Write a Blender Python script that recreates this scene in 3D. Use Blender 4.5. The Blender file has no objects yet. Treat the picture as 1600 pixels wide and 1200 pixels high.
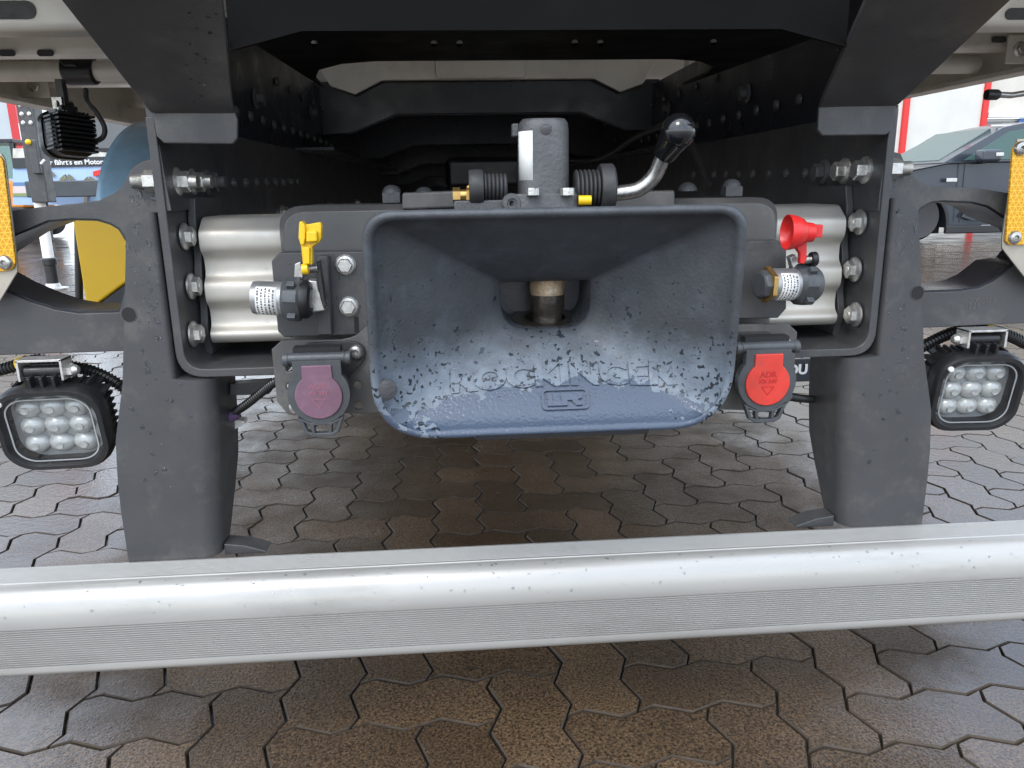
import bpy, bmesh, math, random
from math import radians as rad, sin, cos, pi
from mathutils import Vector as V, Matrix as M4
from mathutils.bvhtree import BVHTree

random.seed(7)
scn = bpy.context.scene
C = scn.collection

# ------------------------------------------------------------------ camera, sky, sun, exposure
CAM = V((-0.094, 0.0, 0.75))
PITCH, YAW, ROLL, FPX = rad(14.305), rad(3.8126), rad(1.0169), 1202.0
FWD = V((sin(YAW)*cos(PITCH), cos(YAW)*cos(PITCH), -sin(PITCH)))
RGT0 = V((cos(YAW), -sin(YAW), 0)); UP0 = RGT0.cross(FWD)
RGT = RGT0*cos(ROLL) - UP0*sin(ROLL)
UPV = RGT0*sin(ROLL) + UP0*cos(ROLL)
cd = bpy.data.cameras.new('camera'); cam = bpy.data.objects.new('camera', cd); C.objects.link(cam)
cd.sensor_width = 36; cd.lens = 36*FPX/1600; cd.clip_start = 0.02; cd.clip_end = 600
m = M4.Identity(4)
for i in range(3):
    m[i][0] = RGT[i]; m[i][1] = UPV[i]; m[i][2] = -FWD[i]; m[i][3] = CAM[i]
cam.matrix_world = m
scn.camera = cam

SUN_EL, SUN_AZ = rad(48), rad(205)          # behind the photographer, a little to the left
w = bpy.data.worlds.new('World'); scn.world = w; w.use_nodes = True
nt = w.node_tree; nt.nodes.clear()
out = nt.nodes.new('ShaderNodeOutputWorld'); bg = nt.nodes.new('ShaderNodeBackground')
sky = nt.nodes.new('ShaderNodeTexSky'); sky.sky_type = 'NISHITA'; sky.sun_disc = False
sky.sun_elevation = SUN_EL; sky.sun_rotation = SUN_AZ; sky.air_density = 1.2; sky.dust_density = 1.0
tc = nt.nodes.new('ShaderNodeTexCoord'); mp = nt.nodes.new('ShaderNodeMapping'); mp.inputs['Scale'].default_value = (1, 1, 2.2)
nz = nt.nodes.new('ShaderNodeTexNoise'); nz.inputs['Scale'].default_value = 2.3; nz.inputs['Detail'].default_value = 7; nz.inputs['Roughness'].default_value = .58
rp = nt.nodes.new('ShaderNodeValToRGB'); rp.color_ramp.elements[0].position = .38; rp.color_ramp.elements[1].position = .62
rp.color_ramp.elements[0].color = (.28, .28, .28, 1); rp.color_ramp.elements[1].color = (.92, .92, .92, 1)
mx = nt.nodes.new('ShaderNodeMix'); mx.data_type = 'RGBA'; mx.inputs['B'].default_value = (8.6, 8.7, 9.0, 1)
L = nt.links.new
sp = nt.nodes.new('ShaderNodeSeparateXYZ'); L(tc.outputs['Generated'], sp.inputs[0])
gr = nt.nodes.new('ShaderNodeMapRange'); gr.inputs['From Min'].default_value = 0; gr.inputs['From Max'].default_value = 1; gr.inputs['To Min'].default_value = .8; gr.inputs['To Max'].default_value = 1.35
L(sp.outputs['Z'], gr.inputs['Value'])                                   # an overcast sky is about three times as bright overhead as at the horizon
vm = nt.nodes.new('ShaderNodeVectorMath'); vm.operation = 'SCALE'; vm.inputs[0].default_value = (9.0, 9.9, 11.3); L(gr.outputs['Result'], vm.inputs['Scale']); L(vm.outputs['Vector'], mx.inputs['B'])
L(tc.outputs['Generated'], mp.inputs['Vector']); L(mp.outputs['Vector'], nz.inputs['Vector']); L(nz.outputs['Fac'], rp.inputs['Fac'])
L(rp.outputs['Color'], mx.inputs['Factor']); L(sky.outputs['Color'], mx.inputs['A']); L(mx.outputs['Result'], bg.inputs['Color'])
bg.inputs['Strength'].default_value = 0.15
L(bg.outputs['Background'], out.inputs['Surface'])
sd = bpy.data.lights.new('sun', 'SUN'); sd.energy = 0.7; sd.angle = rad(20); sd.color = (1, .95, .88)
so = bpy.data.objects.new('sun', sd); C.objects.link(so)
sdir = V((sin(SUN_AZ)*cos(SUN_EL), cos(SUN_AZ)*cos(SUN_EL), sin(SUN_EL)))
so.rotation_euler = sdir.to_track_quat('Z', 'Y').to_euler(); so.location = (0, -3, 6)
scn.view_settings.view_transform = 'Standard'; scn.view_settings.look = 'None'; scn.view_settings.gamma = 1
scn.view_settings.use_curve_mapping = False
scn.view_settings.exposure = 0.97
scn.render.engine = 'CYCLES'
scn.cycles.max_bounces = 8; scn.cycles.diffuse_bounces = 4; scn.cycles.glossy_bounces = 4; scn.cycles.transparent_max_bounces = 12
scn.cycles.use_denoising = True
scn.cycles.sample_clamp_indirect = 6

# ------------------------------------------------------------------ helpers
def ray(px, py):
    return FWD + RGT*((px-800)/FPX) + UPV*((600-py)/FPX)
def at(px, py, y):
    """point of the truck's plane Y = y seen at that pixel of the photograph (used to measure the truck)"""
    d = ray(px, py); return CAM + d*((y-CAM.y)/d.y)
def hit(px, py, p0, n):
    d = ray(px, py); return CAM + d*((V(p0)-CAM).dot(n)/d.dot(n))
def ground(px, py, z=0.0):
    d = ray(px, py); return CAM + d*((z-CAM.z)/d.z)
def proj(P):
    q = V(P)-CAM; z = q.dot(FWD)
    return (800+FPX*q.dot(RGT)/z, 600-FPX*q.dot(UPV)/z, z)

WL = {}
def place(o, parent, loc):
    C.objects.link(o); loc = V(loc); WL[o.name] = loc
    if parent is not None:
        o.parent = parent; o.location = loc - WL[parent.name]
    else:
        o.location = loc
    return o
def tag(o, label=None, cat=None, group=None, kind=None):
    if label: o['label'] = label
    if cat: o['category'] = cat
    if group: o['group'] = group
    if kind: o['kind'] = kind
    return o
def empty(name, loc, parent=None):
    o = bpy.data.objects.new(name, None); o.empty_display_size = .05
    return place(o, parent, loc)
def finish(bm, mat, smooth=35):
    bmesh.ops.recalc_face_normals(bm, faces=bm.faces[:])
    me = bpy.data.meshes.new('m'); bm.to_mesh(me); bm.free()
    if isinstance(mat, (list, tuple)):
        for x in mat: me.materials.append(x)
    else: me.materials.append(mat)
    if smooth:
        me.shade_smooth(); me.set_sharp_from_angle(angle=rad(smooth))
    return me
def inst(name, me, parent, loc, rot=None, label=None, scale=None):
    o = bpy.data.objects.new(name, me); me.name = name
    place(o, parent, loc)
    if rot is not None: o.rotation_euler = rot if not hasattr(rot, 'to_euler') else rot.to_euler()
    if scale is not None: o.scale = scale
    if label: o['label'] = label
    return o

class G:
    """collects shapes into ONE mesh"""
    def __init__(s): s.bm = bmesh.new()
    def _new(s, fn):
        before = len(s.bm.verts); fn(); s.bm.verts.ensure_lookup_table()
        return s.bm.verts[before:]
    def box(s, c, size, R=None):
        c = V(c); vs = []
        for sx in (-.5, .5):
            for sy in (-.5, .5):
                for sz in (-.5, .5):
                    p = V((sx*size[0], sy*size[1], sz*size[2]))
                    if R is not None: p = R @ p
                    vs.append(s.bm.verts.new(c+p))
        for f in ((0,1,3,2),(4,6,7,5),(0,4,5,1),(2,3,7,6),(0,2,6,4),(1,5,7,3)):
            s.bm.faces.new([vs[i] for i in f])
        return s
    def rings(s, rings, closed=True, cap0=False, cap1=False, mi=0):
        R = [[s.bm.verts.new(p) for p in r] for r in rings]
        n = len(R[0])
        for a, b in zip(R, R[1:]):
            for i in range(n if closed else n-1):
                j = (i+1) % n
                f = s.bm.faces.new((a[i], a[j], b[j], b[i])); f.material_index = mi
        if cap0: s.bm.faces.new(R[0]).material_index = mi
        if cap1: s.bm.faces.new(R[-1][::-1]).material_index = mi
        return s
    def lathe(s, prof, org=(0,0,0), axis=(0,0,1), n=24, cap=True, sx=1, ref=None):
        """prof: (radius, height) along axis"""
        a = V(axis).normalized(); t = V(ref) if ref is not None else (V((1,0,0)) if abs(a.x) < .8 else V((0,0,1)))
        u = (t - a*t.dot(a)).normalized(); v = a.cross(u); o = V(org)
        rr = [[o + a*h + (u*cos(2*pi*i/n)*sx + v*sin(2*pi*i/n))*max(r, 1e-5) for i in range(n)] for r, h in prof]
        return s.rings(rr, True, cap, cap)
    def cyl(s, p0, p1, r, n=20, r1=None):
        p0, p1 = V(p0), V(p1)
        return s.lathe([(r, 0), (r if r1 is None else r1, (p1-p0).length)], p0, p1-p0, n)
    def hexp(s, p0, p1, r): return s.cyl(p0, p1, r, 6)
    def tube(s, pts, r, n=12, rfun=None, cap=True):
        pts = [V(p) for p in pts]; rings = []; u = None
        for i, p in enumerate(pts):
            t = (pts[min(i+1, len(pts)-1)] - pts[max(i-1, 0)]).normalized()
            if u is None:
                u = t.orthogonal().normalized()
            u = (u - t*u.dot(t)).normalized(); v = t.cross(u)
            q = rfun(i) if rfun else r
            rings.append([p + (u*cos(2*pi*k/n) + v*sin(2*pi*k/n))*q for k in range(n)])
        return s.rings(rings, True, cap, cap)
    def sphere(s, c, r, n=16, sc=(1,1,1)):
        m = n//2; rr = []
        for i in range(m+1):
            th = pi*i/m
            rr.append([V(c)+V((max(sin(th),1e-4)*cos(2*pi*k/n)*r*sc[0], max(sin(th),1e-4)*sin(2*pi*k/n)*r*sc[1], cos(th)*r*sc[2])) for k in range(n)])
        return s.rings(rr, True, True, True)
    def plate(s, loop, vec, holes=()):
        """flat outline (with holes) in 3-D, thickened by vec"""
        vec = V(vec); bm = s.bm; edges = []; mp = {}; loops = []
        for lp in [loop]+list(holes):
            f = [bm.verts.new(p) for p in lp]; b = [bm.verts.new(V(p)+vec) for p in lp]
            for x, y in zip(f, b): mp[x] = y
            loops.append((f, b))
            for i in range(len(f)): edges.append(bm.edges.new((f[i], f[(i+1) % len(f)])))
        if holes:
            res = bmesh.ops.triangle_fill(bm, use_beauty=True, use_dissolve=False, edges=edges, normal=vec.normalized())
            fs = [x for x in res['geom'] if isinstance(x, bmesh.types.BMFace)]
            for fc in fs: bm.faces.new([mp[x] for x in reversed(fc.verts)])
        else:
            bm.faces.new(loops[0][0]); bm.faces.new(loops[0][1][::-1])
        for f, b in loops:
            for i in range(len(f)):
                j = (i+1) % len(f); bm.faces.new((f[i], b[i], b[j], f[j]))
        return s
    def xf(s, Mx): bmesh.ops.transform(s.bm, matrix=Mx, verts=s.bm.verts[:]); return s
    def mesh(s, mat, smooth=35): return finish(s.bm, mat, smooth)
    def build(s, name, mat, parent=None, label=None, smooth=35, bevel=0, kind=None, origin=None, seg=2):
        if origin is None:
            lo = V((1e9,)*3); hi = V((-1e9,)*3)
            for v in s.bm.verts:
                for k in range(3): lo[k] = min(lo[k], v.co[k]); hi[k] = max(hi[k], v.co[k])
            origin = (lo+hi)/2
        origin = V(origin)
        bmesh.ops.translate(s.bm, vec=-origin, verts=s.bm.verts[:])
        o = inst(name, finish(s.bm, mat, smooth), parent, origin, label=label)
        if bevel:
            b = o.modifiers.new('bevel', 'BEVEL'); b.width = bevel; b.segments = seg; b.limit_method = 'ANGLE'; b.angle_limit = rad(40)
            b.harden_normals = True
        if kind: o['kind'] = kind
        return o

def rrect(cx, cy, wx, wy, r, n=6):
    """2-D rounded rectangle, counter-clockwise"""
    out = []
    for (sx, sy, a0) in ((1,1,0),(-1,1,90),(-1,-1,180),(1,-1,270)):
        for i in range(n+1):
            a = rad(a0+90*i/n); out.append((cx+sx*(wx/2-r)+r*cos(a), cy+sy*(wy/2-r)+r*sin(a)))
    return out
def circ(cx, cy, r, n=16): return [(cx+r*cos(2*pi*i/n), cy+r*sin(2*pi*i/n)) for i in range(n)]
def fillet(pts, radii, n=6):
    """round the corners of a 2-D/3-D polygon; radii: one per corner"""
    out = []; N = len(pts); P = [V(p) for p in pts]
    for i in range(N):
        a, b, c = P[i-1], P[i], P[(i+1) % N]; r = radii[i] if isinstance(radii, (list, tuple)) else radii
        if r <= 0: out.append(b); continue
        u = (a-b); v = (c-b); r1 = min(r, u.length*.49, v.length*.49); u = u.normalized(); v = v.normalized()
        for k in range(n+1):
            t = k/n; out.append((b+u*r1)*(1-t)**2 + b*2*t*(1-t) + (b+v*r1)*t*t)
    return out
def bez(ps, n=24):
    """Catmull-Rom through points"""
    ps = [V(p) for p in ps]; out = []
    for i in range(len(ps)-1):
        p0 = ps[max(i-1,0)]; p1 = ps[i]; p2 = ps[i+1]; p3 = ps[min(i+2,len(ps)-1)]
        for k in range(n):
            t = k/n
            out.append(.5*((2*p1)+(p2-p0)*t+(2*p0-5*p1+4*p2-p3)*t*t+(3*p1-p0-3*p2+p3)*t**3))
    out.append(ps[-1]); return out
def pxp(pts, y): return [at(a, b, y) for a, b in pts]

# ------------------------------------------------------------------ materials
def mat(name, col, rough=.5, metal=0.0, var=.0, vscale=12, bump=0, bscale=200, rvar=0.0, spec=None, coat=0, dirt=None, dscale=6, stretch=None, obj_rand=0.0):
    mt = bpy.data.materials.new(name); mt.use_nodes = True; n = mt.node_tree.nodes; l = mt.node_tree.links.new
    b = n['Principled BSDF']; b.inputs['Base Color'].default_value = (*col, 1); b.inputs['Roughness'].default_value = rough; b.inputs['Metallic'].default_value = metal
    if spec is not None: b.inputs['Specular IOR Level'].default_value = spec
    if coat: b.inputs['Coat Weight'].default_value = coat; b.inputs['Coat Roughness'].default_value = .06
    g = n.new('ShaderNodeNewGeometry'); vec = g.outputs['Position']
    if stretch:
        mpn = n.new('ShaderNodeMapping'); mpn.inputs['Scale'].default_value = stretch; l(vec, mpn.inputs['Vector']); vec = mpn.outputs['Vector']
    cur = None
    if var:
        t = n.new('ShaderNodeTexNoise'); t.inputs['Scale'].default_value = vscale; t.inputs['Detail'].default_value = 6; t.inputs['Roughness'].default_value = .65; l(vec, t.inputs['Vector'])
        r = n.new('ShaderNodeValToRGB'); r.color_ramp.elements[0].position = .3; r.color_ramp.elements[1].position = .7
        r.color_ramp.elements[0].color = (*[max(0, c*(1-var)) for c in col], 1); r.color_ramp.elements[1].color = (*[min(1, c*(1+var)) for c in col], 1)
        l(t.outputs['Fac'], r.inputs['Fac']); cur = r.outputs['Color']
    if dirt:
        t = n.new('ShaderNodeTexNoise'); t.inputs['Scale'].default_value = dscale; t.inputs['Detail'].default_value = 9; t.inputs['Roughness'].default_value = .7; l(vec, t.inputs['Vector'])
        r = n.new('ShaderNodeValToRGB'); r.color_ramp.elements[0].position = .52; r.color_ramp.elements[1].position = .68
        l(t.outputs['Fac'], r.inputs['Fac'])
        mxx = n.new('ShaderNodeMix'); mxx.data_type = 'RGBA'; mxx.inputs['B'].default_value = (*dirt, 1)
        if cur is not None: l(cur, mxx.inputs['A'])
        else: mxx.inputs['A'].default_value = (*col, 1)
        l(r.outputs['Color'], mxx.inputs['Factor']); cur = mxx.outputs['Result']
    if obj_rand:
        oi = n.new('ShaderNodeObjectInfo'); hs = n.new('ShaderNodeHueSaturation'); mr = n.new('ShaderNodeMapRange')
        mr.inputs['To Min'].default_value = 1-obj_rand; mr.inputs['To Max'].default_value = 1+obj_rand
        l(oi.outputs['Random'], mr.inputs['Value']); l(mr.outputs['Result'], hs.inputs['Value'])
        if cur is not None: l(cur, hs.inputs['Color'])
        else: hs.inputs['Color'].default_value = (*col, 1)
        cur = hs.outputs['Color']
    if cur is not None: l(cur, b.inputs['Base Color'])
    if rvar:
        t = n.new('ShaderNodeTexNoise'); t.inputs['Scale'].default_value = vscale*2.3; t.inputs['Detail'].default_value = 5; l(vec, t.inputs['Vector'])
        mr = n.new('ShaderNodeMapRange'); mr.inputs['From Min'].default_value = .3; mr.inputs['From Max'].default_value = .7
        mr.inputs['To Min'].default_value = max(.02, rough-rvar); mr.inputs['To Max'].default_value = min(1, rough+rvar)
        l(t.outputs['Fac'], mr.inputs['Value']); l(mr.outputs['Result'], b.inputs['Roughness'])
    if bump:
        t = n.new('ShaderNodeTexNoise'); t.inputs['Scale'].default_value = bscale; t.inputs['Detail'].default_value = 4; l(vec, t.inputs['Vector'])
        bp = n.new('ShaderNodeBump'); bp.inputs['Strength'].default_value = 1; bp.inputs['Distance'].default_value = bump
        l(t.outputs['Fac'], bp.inputs['Height']); l(bp.outputs['Normal'], b.inputs['Normal'])
    mt['b'] = 1
    return mt
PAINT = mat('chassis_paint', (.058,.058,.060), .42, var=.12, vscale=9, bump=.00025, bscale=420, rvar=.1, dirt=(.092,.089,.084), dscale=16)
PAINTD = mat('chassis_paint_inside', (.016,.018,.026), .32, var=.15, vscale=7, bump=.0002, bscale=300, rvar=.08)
PAINTP = mat('plate_paint', (.085,.083,.08), .4, var=.1, vscale=14, bump=.0002, bscale=500, rvar=.1, dirt=(.13,.125,.115), dscale=14)
CAST = mat('cast_paint', (.075,.076,.078), .5, var=.2, vscale=25, bump=.0009, bscale=260, rvar=.12)
ALU = mat('aluminium', (.56,.535,.48), .5, .5, var=.05, vscale=30, rvar=.06)
ALUDK = mat('aluminium_dull', (.90,.87,.80), .45, .12, var=.05, vscale=9, rvar=.1, dirt=(.74,.71,.64), dscale=7)
ALUBAR = mat('aluminium_bar', (.41,.40,.375), .32, .34, var=.05, vscale=8, rvar=.06, stretch=(.25,1,1), dirt=(.345,.335,.31), dscale=11)
ZINC = mat('zinc', (.6,.59,.56), .38, .85, var=.22, vscale=120, bump=.0003, bscale=600, rvar=.12)
STEEL = mat('worn_steel', (.44,.43,.41), .33, .9, var=.25, vscale=80, rvar=.12)
RUST = mat('rusty_pin', (.34,.25,.16), .6, .35, var=.45, vscale=110, bump=.0006, bscale=300, dirt=(.55,.48,.38), dscale=60)
GREASE = mat('greased_steel', (.055,.047,.038), .3, .4, var=.5, vscale=70, bump=.0006, bscale=220)
PLAST = mat('black_plastic', (.016,.016,.017), .38, var=.2, vscale=40, bump=.0002, bscale=500, rvar=.1)
RUBBER = mat('rubber', (.03,.03,.031), .58, var=.25, vscale=40, bump=.0003, bscale=400, rvar=.1)
GREYP = mat('grey_plastic', (.06,.065,.07), .42, var=.15, vscale=60, bump=.0003, bscale=500, rvar=.1)
GLOSSB = mat('gloss_black', (.008,.008,.009), .12, var=.1, coat=.5)
YEL = mat('yellow_plastic', (.80,.50,.012), .35, var=.06, vscale=40)
RED = mat('red_plastic', (.62,.022,.02), .33, var=.08, vscale=50)
REDS = mat('red_cap', (.62,.045,.03), .42, var=.12, vscale=60, bump=.0002, bscale=700, dirt=(.5,.06,.045), dscale=50)
PINK = mat('violet_cap', (.17,.088,.125), .45, var=.1, vscale=60, bump=.0002, bscale=700, dirt=(.22,.12,.165), dscale=40)
BRASS = mat('brass', (.52,.34,.12), .34, .9, var=.25, vscale=90)
WHITE = mat('white_label', (.78,.78,.75), .5, var=.04, vscale=60)
INK = mat('ink', (.04,.04,.04), .6)
YFILM = mat('yellow_paint', (.85,.52,.02), .35, var=.05, vscale=6)
HOLE = mat('hole_dark', (.01,.01,.011), .7)

def glass(name, tint=(1,1,1), rough=.03):
    mt = bpy.data.materials.new(name); mt.use_nodes = True; n = mt.node_tree.nodes; l = mt.node_tree.links.new; n.clear()
    o = n.new('ShaderNodeOutputMaterial'); t = n.new('ShaderNodeBsdfTransparent'); g = n.new('ShaderNodeBsdfGlossy'); f = n.new('ShaderNodeLayerWeight'); x = n.new('ShaderNodeMixShader')
    pw = n.new('ShaderNodeMath'); pw.operation = 'POWER'; pw.inputs[1].default_value = 4.0; ma = n.new('ShaderNodeMath'); ma.operation = 'MULTIPLY_ADD'; ma.inputs[1].default_value = .8; ma.inputs[2].default_value = .035
    t.inputs['Color'].default_value = (*tint, 1); g.inputs['Roughness'].default_value = rough; f.inputs['Blend'].default_value = .5
    l(f.outputs['Facing'], pw.inputs[0]); l(pw.outputs[0], ma.inputs[0]); l(ma.outputs[0], x.inputs['Fac']); l(t.outputs['BSDF'], x.inputs[1]); l(g.outputs['BSDF'], x.inputs[2]); l(x.outputs['Shader'], o.inputs['Surface'])
    return mt
CLEAR = glass('clear_lens', (.96,.97,.97))
CARGLASS = glass('car_glass', (.55,.68,.64))
WATER = mat('water_drop', (.9,.93,.95), .02); WATER.node_tree.nodes['Principled BSDF'].inputs['Transmission Weight'].default_value = 1; WATER.node_tree.nodes['Principled BSDF'].inputs['IOR'].default_value = 1.33

# ------------------------------------------------------------------ pavement
def paver_material():
    mt = mat('wet_concrete', (.05,.04,.03), .3)
    n = mt.node_tree.nodes; l = mt.node_tree.links.new; b = n['Principled BSDF']
    g = n.new('ShaderNodeNewGeometry'); pos = g.outputs['Position']
    def noise(sc, det=5, ro=.6):
        t = n.new('ShaderNodeTexNoise'); t.inputs['Scale'].default_value = sc; t.inputs['Detail'].default_value = det; t.inputs['Roughness'].default_value = ro; l(pos, t.inputs['Vector']); return t.outputs['Fac']
    def ramp(src, p0, p1, c0, c1):
        r = n.new('ShaderNodeValToRGB'); r.color_ramp.elements[0].position = p0; r.color_ramp.elements[1].position = p1
        r.color_ramp.elements[0].color = (*c0, 1); r.color_ramp.elements[1].color = (*c1, 1); l(src, r.inputs['Fac']); return r.outputs['Color']
    def mixc(f, a, bb, bt='MIX'):
        x = n.new('ShaderNodeMix'); x.data_type = 'RGBA'; x.blend_type = bt
        if isinstance(f, float): x.inputs['Factor'].default_value = f
        else: l(f, x.inputs['Factor'])
        for s, q in (('A', a), ('B', bb)):
            if isinstance(q, tuple): x.inputs[s].default_value = (*q, 1)
            else: l(q, x.inputs[s])
        return x.outputs['Result']
    base = ramp(noise(3.5, 6), .3, .7, (.056,.036,.020), (.096,.064,.037))
    grain = ramp(noise(240, 3, .7), .36, .64, (.25,.25,.25), (1.85,1.75,1.65))
    c = mixc(1.0, base, grain, 'MULTIPLY')
    vo = n.new('ShaderNodeTexVoronoi'); vo.inputs['Scale'].default_value = 160; l(pos, vo.inputs['Vector'])
    dark = ramp(vo.outputs['Distance'], .16, .3, (1,1,1), (0,0,0))
    sel = ramp(noise(140, 2), .5, .6, (0,0,0), (1,1,1))
    mk = n.new('ShaderNodeMath'); mk.operation = 'MULTIPLY'; l(dark, mk.inputs[0]); l(sel, mk.inputs[1])
    c = mixc(mk.outputs[0], c, (.022,.018,.015))
    vo2 = n.new('ShaderNodeTexVoronoi'); vo2.inputs['Scale'].default_value = 130; l(pos, vo2.inputs['Vector'])
    spk = ramp(vo2.outputs['Distance'], .09, .16, (1,1,1), (0,0,0))
    sel2 = ramp(noise(90, 2), .58, .64, (0,0,0), (1,1,1))
    mk2 = n.new('ShaderNodeMath'); mk2.operation = 'MULTIPLY'; l(spk, mk2.inputs[0]); l(sel2, mk2.inputs[1])
    c = mixc(mk2.outputs[0], c, (.27,.22,.16))
    oi = n.new('ShaderNodeObjectInfo'); mr = n.new('ShaderNodeMapRange'); mr.inputs['To Min'].default_value = .74; mr.inputs['To Max'].default_value = 1.26
    l(oi.outputs['Random'], mr.inputs['Value']); hs = n.new('ShaderNodeHueSaturation'); l(mr.outputs['Result'], hs.inputs['Value']); l(c, hs.inputs['Color'])
    l(hs.outputs['Color'], b.inputs['Base Color'])
    rr = n.new('ShaderNodeMapRange'); rr.inputs['From Min'].default_value = .35; rr.inputs['From Max'].default_value = .65; rr.inputs['To Min'].default_value = .26; rr.inputs['To Max'].default_value = .5
    l(noise(9, 5), rr.inputs['Value'])
    # rain has reached the stones beside and behind the truck: there a water film lies on them
    sx = n.new('ShaderNodeSeparateXYZ'); l(pos, sx.inputs[0]); ab = n.new('ShaderNodeMath'); ab.operation = 'ABSOLUTE'; l(sx.outputs['X'], ab.inputs[0])
    nn_ = n.new('ShaderNodeMath'); nn_.operation = 'MULTIPLY_ADD'; l(noise(5, 4), nn_.inputs[0]); nn_.inputs[1].default_value = .7; l(ab.outputs[0], nn_.inputs[2])
    fm = n.new('ShaderNodeMapRange'); fm.inputs['From Min'].default_value = 1.06; fm.inputs['From Max'].default_value = 1.38
    bk = n.new('ShaderNodeMapRange'); bk.inputs['From Min'].default_value = .85; bk.inputs['From Max'].default_value = 1.2; bk.inputs['To Min'].default_value = .42; bk.inputs['To Max'].default_value = 0; l(sx.outputs['Y'], bk.inputs['Value'])
    ad = n.new('ShaderNodeMath'); ad.operation = 'ADD'; l(nn_.outputs[0], ad.inputs[0]); l(bk.outputs['Result'], ad.inputs[1]); l(ad.outputs[0], fm.inputs['Value'])
    rm = n.new('ShaderNodeMix'); rm.data_type = 'FLOAT'; l(fm.outputs['Result'], rm.inputs['Factor']); l(rr.outputs['Result'], rm.inputs['A']); rm.inputs['B'].default_value = .075; l(rm.outputs['Result'], b.inputs['Roughness'])
    bs = n.new('ShaderNodeMapRange'); bs.inputs['To Min'].default_value = 1.0; bs.inputs['To Max'].default_value = .16; l(fm.outputs['Result'], bs.inputs['Value'])
    bp = n.new('ShaderNodeBump'); l(bs.outputs['Result'], bp.inputs['Strength']); bp.inputs['Distance'].default_value = .0016; l(noise(260, 3, .6), bp.inputs['Height'])
    bp2 = n.new('ShaderNodeBump'); bp2.inputs['Distance'].default_value = .002; bp2.inputs['Strength'].default_value = .5; l(noise(60, 3), bp2.inputs['Height']); l(bp.outputs['Normal'], bp2.inputs['Normal'])
    l(bp2.outputs['Normal'], b.inputs['Normal']); sl_ = n.new('ShaderNodeMapRange'); sl_.inputs['To Min'].default_value = .18; sl_.inputs['To Max'].default_value = .95; l(fm.outputs['Result'], sl_.inputs['Value']); l(sl_.outputs['Result'], b.inputs['Specular IOR Level'])
    return mt
PAVER = paver_material()
JOINT = mat('joint_grit', (.034,.026,.019), .3, var=.4, vscale=60, bump=.001, bscale=160)
EDGE = mat('stone_edge', (.050,.035,.022), .7, var=.3, vscale=50, bump=.0008, bscale=200)
U = .105
PHX, PHY = .043, .02                               # offset of the laying grid
def wav(t): return sin(2*pi*t/U)
def warp(x, y):
    a = .0100; return (x + a*wav(y), y + a*wav(x))
def paver_mesh(horizontal):
    W, H = (2, 1) if horizontal else (1, 2)
    pts = []
    def edge(x0, y0, x1, y1, n):
        for k in range(n):
            t = k/n; pts.append((x0+(x1-x0)*t, y0+(y1-y0)*t))
    # corners and the crests of each zigzag
    def side(x0, y0, x1, y1, n):
        pts.append((x0, y0))
        for k in range(n*2):
            t = (k+.5)/(n*2); pts.append((x0+(x1-x0)*t, y0+(y1-y0)*t))
    side(0,0,W*U,0,W); side(W*U,0,W*U,H*U,H); side(W*U,H*U,0,H*U,W); side(0,H*U,0,0,H)
    cx, cy = W*U/2, H*U/2
    g = G()
    def ring(inset, z):
        out = []
        n = len(pts); P = [V((*warp(x, y), 0)) for x, y in pts]
        for i in range(n):
            t = (P[(i+1) % n]-P[i-1]).normalized(); nn = V((-t.y, t.x, 0))
            q = P[i]+nn*inset; out.append((q.x-cx, q.y-cy, z))
        return out
    g.rings([ring(.0013, -.016), ring(.0018, -.0026), ring(.0036, 0)], True, False, True)
    me = g.mesh([PAVER, EDGE], 30)
    for p in me.polygons: p.material_index = 0 if p.normal.z > .85 else 1
    return me
pm_h, pm_v = paver_mesh(True), paver_mesh(False)
sheet = G(); sheet.bm.faces.new([sheet.bm.verts.new(p) for p in ((-70,-40,-.0085),(70,-40,-.0085),(70,110,-.0085),(-70,110,-.0085))])
pave = sheet.build('pavement', JOINT, None, kind='structure', smooth=0, origin=(0,0,-.0085))
spots = []
for i in range(-110, 111):
    for j in range(-2, 110):
        k = (i-j) % 4
        if k == 0: spots.append((True, i*U+PHX, j*U+PHY))
        elif k == 2: spots.append((False, i*U+PHX, (j-1)*U+PHY))
def shows(p):
    """roughly where the photograph shows ground"""
    if p[2] < .2: return False
    x, y = p[0], p[1]
    if not (-70 < x < 1670 and y < 1290): return False
    bar_lo = 1062-.056*x-18; bar_hi = 890-.0495*x+25
    if y > bar_lo: return True
    if y > bar_hi: return False
    if x < 215: return y > 540
    if 345 < x < 1300: return y > 640
    return x > 1420 and y > 500
cand = []; rest = []
for s in spots:
    W, H = (2, 1) if s[0] else (1, 2)
    c = V((s[1]+W*U/2, s[2]+H*U/2, 0)); q = proj(c)
    if shows(q) and c.y < 4.2: cand.append((q[2], s, c))
    else: rest.append((s, c))
cand.sort(key=lambda t: t[0])
rest += [(s, c) for _, s, c in cand[290:]]
for _, s, c in cand[:290]:
    o = inst('paver', pm_h if s[0] else pm_v, pave, (c.x, c.y, random.uniform(-.0012, .0012)), (random.gauss(0, .004), random.gauss(0, .004), 0))
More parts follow.
